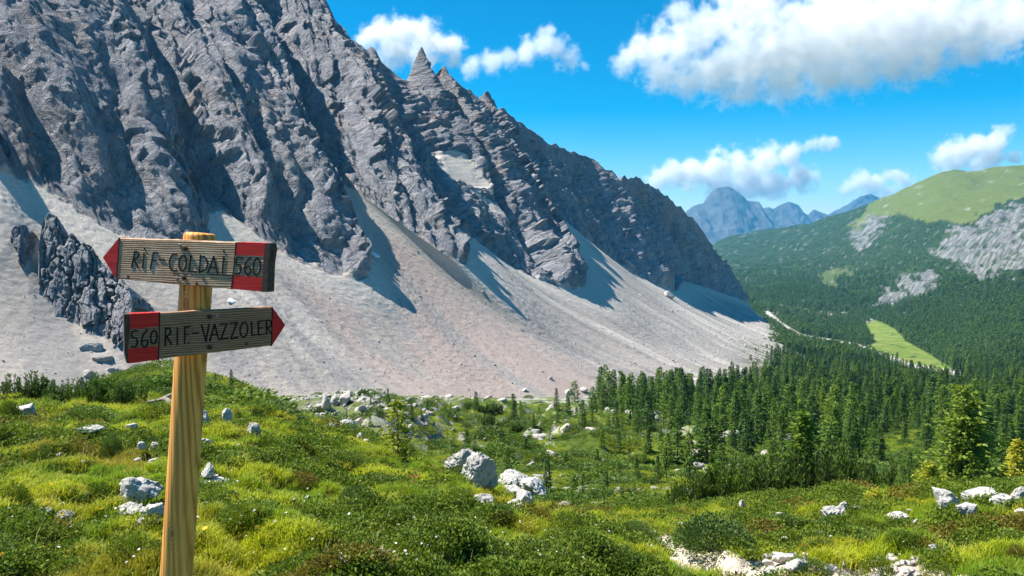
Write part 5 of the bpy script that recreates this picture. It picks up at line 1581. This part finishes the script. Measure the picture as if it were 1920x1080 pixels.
def sprig_mesh(seed, n, h, spread, leaf, mat):
    g = np.random.default_rng(seed)
    a = g.random(n) * 6.28; r = spread * np.sqrt(g.random(n))
    z = h * g.beta(2.2, 1.2, n) * (1 - 0.4 * (r / spread) ** 2)
    p = np.stack([r * np.cos(a), r * np.sin(a), z], 1)
    d = unit(np.stack([np.cos(a), np.sin(a), 0 * a], 1) * 0.6 + g.normal(size=(n, 3)) * 0.7 + np.array([0, 0, 0.5]))
    w = unit(np.cross(d, g.normal(size=(n, 3))))
    s = leaf * g.uniform(0.7, 1.3, n)
    Q = np.stack([p, p + d * (s * .5)[:, None] + w * (s * 0.3)[:, None], p + d * s[:, None], p + d * (s * .5)[:, None] - w * (s * 0.3)[:, None]], 1)
    return quads_mesh('sprig', Q, mat)

def near_points(N, seed, dmax=36, dmin=2.9):
    g = np.random.default_rng(seed)
    y = np.exp(g.uniform(math.log(dmin), math.log(dmax), N)); x = y * g.uniform(-0.74, 0.74, N)
    z = ground_z(x, y); P = np.stack([x, y, z], 1)
    cov, fine, forest, grass, tal = cover_of(P, np.full(N, 0.95))
    pxn = 960 + F_PX * x / y
    grass = grass * np.where((y > 20) & (pxn < 1100), 1.0, 1.0) * np.where(np.hypot(x - (-1.13), y - 2.75) < 0.1, 0, 1)
    return P, cov, grass, g
def carpet(P):   # 0..1: where low woody shrubs replace grass
    return sstep(-0.02, 0.28, fbm(xyz(P[:, 0] * 0.75, P[:, 1] * 0.75, 15.5), 3, 601))
P, cov, grass, g = near_points(105000, 11)
cp = carpet(P)
keep = g.random(len(P)) < grass * (1 - 0.85 * cp)
P = P[keep]; cov = cov[keep]; cp = cp[keep]
n1 = fbm(xyz(P[:, 0] * 0.9, P[:, 1] * 0.9, 31), 3, 603); n2 = g.normal(size=len(P)); n3 = fbm(xyz(P[:, 0] * 0.55, P[:, 1] * 0.55, 41), 3, 605)
cA, cB, cC, cD = np.array([0.44, 0.48, 0.018]), np.array([0.23, 0.36, 0.018]), np.array([0.38, 0.27, 0.030]), np.array([0.50, 0.44, 0.08])
t_ = sstep(-0.35, 0.35, n1 + 0.12 * n2)[:, None]
tint = cB * (1 - t_) + cA * t_
t_ = (0.6 * sstep(0.15, 0.5, n3 + 0.1 * g.normal(size=len(P))))[:, None]; tint = tint * (1 - t_) + cC * t_
t_ = (g.random(len(P)) < 0.06)[:, None] * 0.8; tint = tint * (1 - t_) + cD * t_
tint *= g.uniform(0.75, 1.2, len(P))[:, None]
grow = np.clip((P[:, 1] / 5) ** 0.45, 0.9, 2.2) * g.uniform(0.6, 1.25, len(P)) * (0.75 + 0.5 * sstep(-0.3, 0.4, n1))
va = g.integers(0, 4, len(P))
tufts = [tuft_mesh(610 + i, nn, hh, sp, ww) for i, (nn, hh, sp, ww) in enumerate([(40, 0.050, 0.06, 0.0024), (34, 0.065, 0.055, 0.0022), (46, 0.038, 0.07, 0.0026), (26, 0.085, 0.05, 0.002)])]
for k in range(4):
    m = va == k; s_ = grow[m]
    so = scatter('meadow_grass', source('grass_tuft_%d' % k, tufts[k]), P[m], np.stack([0 * s_, 0 * s_, g.random(m.sum()) * 6.28], 1), np.stack([s_, s_, s_ ** 0.45 * 0.95], 1), tint[m])
    tag(so, 'yellow green alpine grass covering the near meadow', 'grass', kind='stuff')
P, cov, grass, g = near_points(1500, 13, 12)
P = P[g.random(len(P)) < grass * sstep(-0.1, 0.3, fbm(xyz(P[:, 0] * 0.7, P[:, 1] * 0.7, 61), 2, 609))]
s_ = g.uniform(0.7, 1.3, len(P))
so = scatter('dry_grass_stalks', source('stalk_tuft', tuft_mesh(618, 4, 0.18, 0.05, 0.001)), P, np.stack([0 * s_, 0 * s_, g.random(len(P)) * 6.28], 1), np.stack([s_, s_, s_], 1), np.array([0.55, 0.46, 0.16]) * g.uniform(0.7, 1.1, len(P))[:, None])
tag(so, 'thin dry grass stalks standing above the near meadow', 'grass', kind='stuff')
P, cov, grass, g = near_points(60000, 12)
cp = carpet(P)
keep = g.random(len(P)) < grass * cp * 0.9
P = P[keep]
n3 = fbm(xyz(P[:, 0] * 0.5, P[:, 1] * 0.5, 51), 3, 607)
grow = np.clip((P[:, 1] / 5) ** 0.5, 0.9, 2.6) * g.uniform(0.7, 1.4, len(P))
kinds = [(M_SHRUB, n3 > -0.36), (M_HEATH, n3 <= -0.36)]
for k, (mt, mk) in enumerate(kinds):
    sp = sprig_mesh(630 + k, 70, 0.075, 0.085, 0.018, mt); s_ = grow[mk]
    so = scatter('dwarf_shrub_carpet', source('sprig_%d' % k, sp), P[mk], np.stack([0 * s_, 0 * s_, g.random(mk.sum()) * 6.28], 1), np.stack([s_, s_, s_], 1))
    tag(so, ['dark green leafy dwarf shrubs carpeting the meadow', 'reddish brown dwarf heath patches in the meadow'][k], 'ground cover', kind='stuff')

# scrub and mats of the hummocky shelf
def shelf_scrub():
    g = np.random.default_rng(21)
    N = 52000
    y = np.exp(g.uniform(math.log(15), math.log(330), N)); x = y * np.where(y < 60, g.uniform(-0.75, 0.76, N), g.uniform(-0.42, 0.76, N))
    z = ground_z(x, y); P = np.stack([x, y, z], 1)
    cov, fine, forest, grass, tal = cover_of(P, np.full(N, 0.95))
    nb = fbm(xyz(x / 9, y / 9, 9.1), 3, 73); nc = fbm(xyz(x / 3.2, y / 3.2, 19.1), 3, 75)
    px, py = proj(P)
    lim = np.interp(y, [14, 22, 30], [0.0, 0.5, 1.0])
    dens = lim * np.clip(0.04 + 0.75 * sstep(0.12, 0.4, nc) - 0.4 * sstep(0.05, 0.35, nb), 0.01, 1) * (1 - 0.75 * tal) * np.where((px < 700) & (y < 60), 1.3, 1)
    keep = g.random(N) < dens
    P = P[keep]; nb = nb[keep]; m = len(P); yy = P[:, 1]
    s = np.clip(yy / 55, 0.45, 1.5) * g.gamma(3, 0.17, m)
    for k, (mt, mk) in enumerate([(M_SHRUB, nb > 0.05), (M_MUGO, nb < -0.12), (M_JUNIPER, (nb <= 0.05) & (nb >= -0.12))]):
        b = bush_mesh(690 + k, 900, 0.15, mt)
        q = s[mk]
        so = scatter('shelf_scrub', source('scrub_%d' % k, b[1]), P[mk], np.stack([0 * q, 0 * q, g.random(len(q)) * 6.28], 1), np.stack([q, q, q * (0.45 if k != 1 else 0.6)], 1))
        tag(so, ['light green low scrub over the hummocky shelf', 'dark dwarf pine scrub in the hollows of the shelf', 'mid green juniper mats over the hummocky shelf'][k], 'ground cover', kind='stuff')
    # grass of the shelf
    N = 70000
    y = np.exp(g.uniform(math.log(20), math.log(200), N)); x = y * np.where(y < 60, g.uniform(-0.75, 0.76, N), g.uniform(-0.36, 0.76, N))
    P = np.stack([x, y, ground_z(x, y)], 1)
    tal = cover_of(P, np.full(N, 0.95))[4]
    keep = g.random(N) < (1 - 0.85 * tal)
    P = P[keep]; m = len(P)
    q = np.clip((P[:, 1] / 5) ** 0.75, 1, 12) * g.uniform(0.5, 1.1, m)
    n1 = fbm(xyz(P[:, 0] / 5, P[:, 1] / 5, 3), 3, 77)
    t_ = sstep(-0.3, 0.3, n1)[:, None]
    tint = np.array([0.13, 0.21, 0.016]) * (1 - t_) + np.array([0.32, 0.36, 0.02]) * t_
    so = scatter('shelf_grass', source('shelf_tuft', tufts[2]), P, np.stack([0 * q, 0 * q, g.random(m) * 6.28], 1), np.stack([q, q, q * 0.7], 1), tint * g.uniform(0.75, 1.2, m)[:, None])
    tag(so, 'green grass of the hummocky shelf below the near meadow', 'grass', kind='stuff')
    # rocks cropping out
    N = 4200
    y = np.exp(g.uniform(math.log(22), math.log(240), N)); x = y * g.uniform(-0.10, 0.42, N)
    P = np.stack([x, y, ground_z(x, y)], 1)
    nr = fbm(xyz(x / 8, y / 6, 29), 3, 79)
    P = P[g.random(N) < sstep(0.0, 0.35, nr)]
    s = np.clip(P[:, 1] / 80, 0.35, 1.6) * (g.gamma(1.4, 0.35, len(P)) + 0.2)
    so = scatter('shelf_stones', st_src, P, np.stack([g.normal(size=len(P)) * .3, g.normal(size=len(P)) * .3, g.random(len(P)) * 6.28], 1), np.stack([s * 1.2, s, s * 0.75], 1))
    tag(so, 'pale stones scattered over the hummocky shelf', 'stones', kind='stuff')

# single bushes
def bush_mesh(seed, n, leaf, mat):
    g = np.random.default_rng(seed)
    u = unit(g.normal(size=(n, 3))); u[:, 2] = np.abs(u[:, 2])
    R = (0.45 + 0.55 * g.random(n) ** 0.5) * (1 + 0.30 * fbm(u * 2.4 + seed, 3, seed))
    p = u * R[:, None]
    d = unit(u + g.normal(size=(n, 3)) * 0.55 + np.array([0, 0, 0.35])); w = unit(np.cross(d, g.normal(size=(n, 3))))
    s = leaf * g.uniform(0.7, 1.3, n)
    Q = np.stack([p, p + d * (s * .5)[:, None] + w * (s * 0.28)[:, None], p + d * s[:, None], p + d * (s * .5)[:, None] - w * (s * 0.28)[:, None]], 1)
    st = []
    for k in range(14):
        v = unit(g.normal(size=3)); v[2] = abs(v[2]) + 0.2
        st.append((np.array([[0, 0, -0.1], v * 0.45 + g.normal(size=3) * 0.08, v * 0.85]), np.array([0.03, 0.02, 0.006])))
    return tube_mesh('bush_stems', st, M_BARK, 4), quads_mesh('bush_leaves', Q, mat)
shelf_scrub()
BUSH = [bush_mesh(650 + i, 2600, 0.10, M_SHRUB) for i in range(3)]
JUN = [bush_mesh(660 + i, 4200, 0.085, M_JUNIPER) for i in range(2)]
HEA = [bush_mesh(670, 2200, 0.10, M_HEATH)]
def bush(px, py, w, h, lib, label, name='shrub', i=0, dmin=3.4, group=None):
    q = hit(px, py + h * 0.4, dmin); s = q[1] / F_PX
    o = empty(name, q - np.array([0, -w * s * 0.2, 0.02]), random.random() * 6.28); o.scale = (w * s / 2, w * s / 2, h * s * 0.95)
    a, b = lib[i % len(lib)]
    link('stems', a, None, o); link('leaves', b, None, o)
    tag(o, label, 'shrub', group)
SHRUBS = [
 (1345, 1012, 160, 62, JUN, 'large spreading juniper bush beside the path', 'juniper_bush'), (1195, 1000, 86, 34, JUN, 'round dark juniper cushion left of the path', 'juniper_bush'), (1395, 1008, 60, 44, HEA, 'reddish dying part of the bush beside the path', 'shrub'),
 (150, 782, 105, 30, BUSH, 'dark wide shrub on the upper left meadow right of the pointed rock', 'shrub'), (285, 770, 95, 22, BUSH, 'low light green shrub on the brow left of the post', 'shrub'), (12, 770, 40, 34, BUSH, 'yellowish shrub at the left edge on the brow', 'shrub'),
 (80, 850, 60, 30, BUSH, 'dark shrub in the hollow of the upper left meadow', 'shrub'), (130, 850, 80, 40, HEA, 'reddish heath shrub in the upper left meadow', 'shrub'), (205, 842, 46, 48, JUN, 'bright green upright dwarf bush left of the post', 'juniper_bush'), (175, 930, 70, 46, BUSH, 'dark shrub left of the long grey slab', 'shrub'), (20, 930, 60, 46, BUSH, 'dark shrub with reddish tips at the left edge', 'shrub'), (45, 1010, 80, 46, BUSH, 'dark shrub at the lower left corner', 'shrub'), (240, 1030, 90, 56, BUSH, 'leafy shrub left of the foot of the post', 'shrub'), (400, 935, 56, 30, BUSH, 'shrub behind the flat stone right of the post', 'shrub'), (455, 960, 110, 36, BUSH, 'wide dark leafy shrub right of the post', 'shrub'), (560, 900, 70, 30, HEA, 'brownish heath shrub in the middle of the meadow', 'shrub'), (500, 832, 50, 24, BUSH, 'shrub below the pointed white rock', 'shrub'), (640, 862, 80, 26, BUSH, 'leafy shrub in the upper middle of the meadow', 'shrub'), (700, 912, 110, 34, BUSH, 'dark long shrub with shaded front in the meadow', 'shrub'), (745, 842, 70, 30, BUSH, 'shrub at the foot of the young larch', 'shrub'), (1010, 970, 60, 36, HEA, 'reddish shrub below the long white rock', 'shrub'), (1070, 985, 80, 44, BUSH, 'dark shrub on the edge right of the rock group', 'shrub'), (1160, 1050, 110, 40, BUSH, 'leafy shrub at the lower edge of the meadow left of the path', 'shrub'), (1210, 1062, 80, 44, BUSH, 'dense leafy shrub at the bottom just left of the path', 'shrub'), (1795, 960, 44, 30, BUSH, 'green shrub under the leaning white slab', 'shrub'), (1650, 1060, 60, 40, BUSH, 'turf shrub between the path stones and the rubble', 'shrub'), (1580, 985, 90, 20, JUN, 'low juniper left below the craggy white rock', 'juniper_bush'), (1480, 985, 90, 24, JUN, 'low juniper mat in the right meadow', 'juniper_bush'), (1910, 1040, 40, 40, HEA, 'dark dried shrub at the lower right edge', 'shrub'), (1560, 1010, 70, 22, BUSH, 'shrub left of the small tilted stone', 'shrub'), (330, 850, 40, 24, BUSH, 'small dark shrub left of the post at mid height', 'shrub'), (400, 850, 40, 24, BUSH, 'small dark shrub right of the round white rock', 'shrub'), (870, 960, 90, 30, BUSH, 'shrub in front of the flat stone of the rock group', 'shrub'), (930, 975, 60, 34, HEA, 'brown shrub below the lowest stone of the rock group', 'shrub')]
for i, (px, py, w, h, lib, lab, nm) in enumerate(SHRUBS):
    bush(px, py, w, h, lib, lab, nm, i)

gs = np.random.default_rng(64)
for i in range(64):
    px = gs.uniform(0, 1240) if i < 46 else gs.uniform(1420, 1910)
    lo = np.interp(px, [0, 500, 750, 900, 1100, 1240, 1420, 1910], [780, 810, 870, 950, 1000, 1040, 970, 985])
    py = gs.uniform(lo, 1075) if i % 3 else gs.uniform(lo, lo + 80)
    w = gs.uniform(26, 72) * np.interp(py, [780, 1080], [0.75, 1.3])
    bush(px, py, w, w * gs.uniform(0.3, 0.5), [BUSH, BUSH, JUN, BUSH, HEA, BUSH, BUSH][i % 7], 'low leafy shrub cushion among many in the near meadow', 'shrub', i, group='shrub cushions of the near meadow')
# ------------------------------------------------------------------ flowers
def petal_mat(name, rgb, tr=0.3):
    return mat_leaf(name, tuple(c * 0.85 for c in rgb), rgb, tuple(min(1, c * 1.1) for c in rgb), tr)
M_WHITE = petal_mat('white_petals', (0.78, 0.78, 0.72)); M_YELL = petal_mat('yellow_petals', (0.85, 0.50, 0.01)); M_ROSE = petal_mat('rose_petals', (0.62, 0.09, 0.10))
M_STEM = flat_mat('flower_stem', (0.10, 0.15, 0.02), 0.7)
def flower_mesh(seed, n, r, mat, ball=False):
    g = np.random.default_rng(seed)
    Q = []
    for k in range(n):
        a = 6.28 * k / n + g.normal() * 0.1
        d = np.array([math.cos(a), math.sin(a), 0.25 if not ball else g.uniform(-0.2, 1.0)]); d = d / np.linalg.norm(d)
        w = np.cross(d, [0, 0, 1.0]); w = w / (np.linalg.norm(w) + 1e-6) * r * (0.36 if not ball else 0.4)
        c = np.zeros(3)
        Q.append([c, d * r * 0.6 + w, d * r, d * r * 0.6 - w])
    return quads_mesh('blossom', np.array(Q), mat)
ST = tube_mesh('stem', [(np.array([[0, 0, 0], [0.01, 0.0, 0.06], [0.0, 0.01, 0.12]]), np.array([0.0018, 0.0015, 0.0013]))], M_STEM, 4)
BLO = {'white': [flower_mesh(680, 9, 0.014, M_WHITE), flower_mesh(681, 14, 0.013, M_WHITE, True)], 'yellow': [flower_mesh(682, 12, 0.020, M_YELL), flower_mesh(683, 16, 0.018, M_YELL, True)], 'rose': [flower_mesh(684, 16, 0.017, M_ROSE, True)]}
def flower(px, py, kind, label, group, k, big=1.0):
    q = hit(px, py + 10, 3.0)
    s = random.uniform(0.75, 1.15) * big
    o = empty('flower', q, random.random() * 6.28, s)
    link('stem', ST, None, o)
    b = link('blossom', BLO[kind][k % len(BLO[kind])], None, o); b.location = (0, 0.01, 0.12); b.rotation_euler = (random.uniform(-.6, .6), random.uniform(-.6, .6), 0)
    tag(o, label, 'flower', group)
for k, (px, py, lab) in enumerate([(94, 916, 'yellow flower above the shrub at far left'), (93, 958, 'yellow flower above the two white stones at lower left'), (115, 980, 'orange yellow flower below the two white stones'), (193, 968, 'orange yellow flower left of the broken stones'), (385, 1015, 'orange yellow flower right of the foot of the post'), (5, 1063, 'orange flower in the lower left corner'), (85, 1052, 'orange flower near the lower left corner'), (577, 874, 'yellow flower in the upper middle meadow'), (895, 997, 'bright yellow flower in the middle of the near meadow'), (480, 1008, 'yellow flower between the post and the meadow middle'), (205, 850, 'orange flower at the foot of the upright dwarf bush')]):
    flower(px, py, 'yellow', lab, None, k, 0.85)
for k in range(9):
    flower(772 + rng.uniform(-7, 14), 902 + rng.uniform(-8, 8), 'rose', 'red alpine rose blossom in the small red cluster mid meadow', 'red blossoms of the cluster mid meadow', k, 1.0)
for k in range(150):
    px = rng.uniform(420, 1230) if k < 110 else rng.uniform(0, 420); py = rng.uniform(900 if px < 900 else 960, 1080)
    if k >= 142: px, py = rng.uniform(1500, 1900), rng.uniform(990, 1060)
    flower(px, py, 'white', 'small white flower scattered in the near meadow grass', 'white flowers of the meadow', k, 0.75)

# dead wood on the left brow
dw = [(np.array([[0, 0, 0], [0.25, 0.05, 0.10], [0.5, 0.0, 0.22], [0.62, 0, 0.24]]), np.array([0.03, 0.035, 0.03, 0.01])), (np.array([[0.62, 0, 0.26], [0.66, 0.05, 0.1], [0.74, 0, -0.05]]), np.array([0.02, 0.022, 0.02])), (np.array([[0.3, 0, 0.1], [0.45, -0.1, 0.05], [0.6, -0.1, -0.02]]), np.array([0.05, 0.06, 0.04])), (np.array([[-0.3, 0, 0.02], [0, 0, 0.05], [0.3, 0, 0.1]]), np.array([0.01, 0.02, 0.03]))]
q = hit(280, 758, 12)
o = link('dead_branch', tube_mesh('dead_branch', dw, M_DEADWOOD, 7)); o.location = q
tag(o, 'bleached dead branch lying on the brow left of the post', 'branch')
# ------------------------------------------------------------------ clouds
def mat_cloud(dens, s, puffs):
    """vapour: thick in the heart of the puffs, torn by noise towards their rims; puffs: (centre, radius) in object space"""
    m = bpy.data.materials.new('cloud'); m.use_nodes = True
    N, L = m.node_tree.nodes, m.node_tree.links
    N.clear()
    out = N.new('ShaderNodeOutputMaterial'); v = N.new('ShaderNodeVolumePrincipled')
    v.inputs['Color'].default_value = (0.99, 0.99, 0.99, 1)
    v.inputs['Anisotropy'].default_value = 0.2
    L.new(v.outputs[0], out.inputs['Volume'])
    tc = N.new('ShaderNodeTexCoord')
    def mth(op, x, y=0.0, z=0.0):
        n = N.new('ShaderNodeMath'); n.operation = op
        for k, q in enumerate((x, y, z)):
            if isinstance(q, (int, float)): n.inputs[k].default_value = q
            else: L.new(q, n.inputs[k])
        return n.outputs[0]
    fld = None
    for c, r in puffs:
        ds = N.new('ShaderNodeVectorMath'); ds.operation = 'DISTANCE'
        L.new(tc.outputs['Object'], ds.inputs[0]); ds.inputs[1].default_value = tuple(c)
        q = mth('MULTIPLY_ADD', ds.outputs['Value'], -1.0 / (r * 1.12), 1.0)
        fld = q if fld is None else mth('SMOOTH_MAX', fld, q, 0.15)
    nz = N.new('ShaderNodeTexNoise'); nz.inputs['Scale'].default_value = 1.0 / (30.0 * s); nz.inputs['Detail'].default_value = 7; nz.inputs['Roughness'].default_value = 0.62
    L.new(tc.outputs['Object'], nz.inputs['Vector'])
    f = mth('ADD', fld, mth('MULTIPLY', mth('SUBTRACT', nz.outputs['Fac'], 0.5), 3.0))
    mr = N.new('ShaderNodeMapRange'); mr.interpolation_type = 'SMOOTHSTEP'
    mr.inputs['From Min'].default_value = 0.06; mr.inputs['From Max'].default_value = 0.75; mr.inputs['To Min'].default_value = 0.0; mr.inputs['To Max'].default_value = dens
    L.new(f, mr.inputs['Value']); L.new(mr.outputs[0], v.inputs['Density'])
    m.cycles.volume_step_rate = 0.25
    return m

def cloud(label, D, puffs, seed, vox, dens):
    """puffs: (x, row, radius px) seen at distance D; one lumpy body of vapour"""
    g = np.random.default_rng(seed)
    s = D / F_PX
    Vs, Fs, nb = [], [], 0
    V, F = ico(3)
    lst = []
    body = []
    for (x, y, r) in puffs:
        c = at(x, y, D + g.uniform(-1, 1) * r * s * 0.5); R = r * s
        body.append((c, R))
        lst.append((c, R * 1.6))
    c0 = lst[0][0].copy()
    for c, R in lst:
        Vs.append(V * R * np.array([1, 1, 1]) + c - c0); Fs.append(F + nb); nb += len(V)
    me = mesh_np('cloud_raw', np.concatenate(Vs), np.concatenate(Fs))
    o = bpy.data.objects.new('cloud_raw', me); COL.objects.link(o)
    md = o.modifiers.new('r', 'REMESH'); md.mode = 'VOXEL'; md.voxel_size = vox * s
    dg = bpy.context.evaluated_depsgraph_get()
    me2 = bpy.data.meshes.new_from_object(o.evaluated_get(dg))
    bpy.data.objects.remove(o)
    n = len(me2.vertices)
    p = np.empty(n * 3, np.float32); me2.vertices.foreach_get('co', p); p = p.reshape(-1, 3).astype(float)
    nr = np.empty(n * 3, np.float32); me2.vertices.foreach_get('normal', nr); nr = nr.reshape(-1, 3)
    me2.vertices.foreach_set('co', p.astype(np.float32).ravel()); me2.update()
    me2.materials.clear(); me2.materials.append(mat_cloud(0.95 * dens / s, s, [(c - c0, R) for c, R in body]))
    ob = link('cloud', me2); ob.location = c0
    return tag(ob, label, 'cloud')

cloud('white cumulus rising behind the upper left ridge', 6000, [(690, 70, 26), (720, 60, 32), (760, 62, 34), (800, 75, 36), (835, 85, 30), (740, 95, 40), (790, 105, 34), (850, 110, 20)], 1, 5, 0.05)
cloud('thin white cloud streak right of the sharp rock tooth', 6200, [(885, 122, 22), (920, 115, 24), (955, 112, 22), (990, 95, 26), (1020, 85, 30), (1050, 95, 28), (1075, 112, 20), (1035, 58, 14), (1095, 120, 12)], 2, 4, 0.035)
cloud('huge grey white cloud across the upper right sky', 5200, [(1175, 110, 28), (1210, 90, 40), (1250, 85, 48), (1300, 75, 55), (1240, 140, 40), (1300, 145, 42), (1350, 130, 60), (1400, 110, 70), (1400, 165, 34), (1460, 90, 80), (1470, 160, 40), (1530, 70, 85), (1550, 140, 50), (1600, 55, 90), (1620, 130, 48), (1680, 45, 85), (1690, 115, 50), (1760, 40, 80), (1750, 100, 50), (1830, 40, 70), (1820, 85, 40), (1900, 40, 60), (1350, 45, 50), (1420, 20, 60), (1270, 25, 26), (1980, 30, 70)], 3, 6, 0.035)
cloud('broad white cloud bank above the distant blue peak', 14500, [(1235, 335, 26), (1265, 325, 30), (1300, 325, 34), (1345, 310, 32), (1350, 345, 34), (1400, 320, 42), (1440, 300, 34), (1475, 290, 26), (1450, 345, 36), (1500, 335, 28), (1525, 330, 16), (1400, 355, 30)], 4, 4, 0.075)
cloud('small oval cloud above the right end of the cloud bank', 14800, [(1515, 271, 13), (1528, 269, 15), (1542, 269, 16), (1556, 270, 15), (1570, 271, 11)], 5, 2.5, 0.05)
cloud('small white cloud behind the left shoulder of the green hill', 15000, [(1590, 350, 18), (1615, 340, 24), (1640, 350, 24), (1675, 325, 16), (1700, 340, 18), (1660, 360, 20)], 6, 3, 0.075)
cloud('white cloud standing on the green hill crest at right', 14000, [(1770, 290, 24), (1800, 280, 30), (1835, 275, 30), (1865, 262, 26), (1890, 248, 16), (1850, 300, 30), (1900, 295, 16), (1790, 305, 24)], 7, 3, 0.07)

# ------------------------------------------------------------------ the blue air of the valley
bm = bmesh.new(); bmesh.ops.create_cube(bm, size=1.0)
hm = bpy.data.meshes.new('haze'); bm.to_mesh(hm); bm.free()
hz = bpy.data.objects.new('haze', hm); COL.objects.link(hz)
zlo = float(min(GP[:, 2].min(), MP[..., 2].min())) - 420
zhi = max(float(v.co.z) for o in COL.objects if o.name.startswith('far_mountain') for v in o.data.vertices)
zhi = max(zhi, float(MP[..., 2].max()), float(GP[:, 2].max())) + 8
hz.scale = (21000, 13300, zhi - zlo); hz.location = (0, 6150, (zhi + zlo) / 2)
mh = bpy.data.materials.new('valley_haze'); mh.use_nodes = True
mh.node_tree.nodes.clear()
ho = mh.node_tree.nodes.new('ShaderNodeOutputMaterial'); hv = mh.node_tree.nodes.new('ShaderNodeVolumePrincipled')
hv.inputs['Color'].default_value = (0.12, 0.56, 1.0, 1)
hv.inputs['Density'].default_value = 5.0e-5
mh.node_tree.links.new(hv.outputs[0], ho.inputs['Volume'])
hm.materials.append(mh)
tag(hz, kind='stuff', label='pale blue haze filling the valley air', cat='haze')
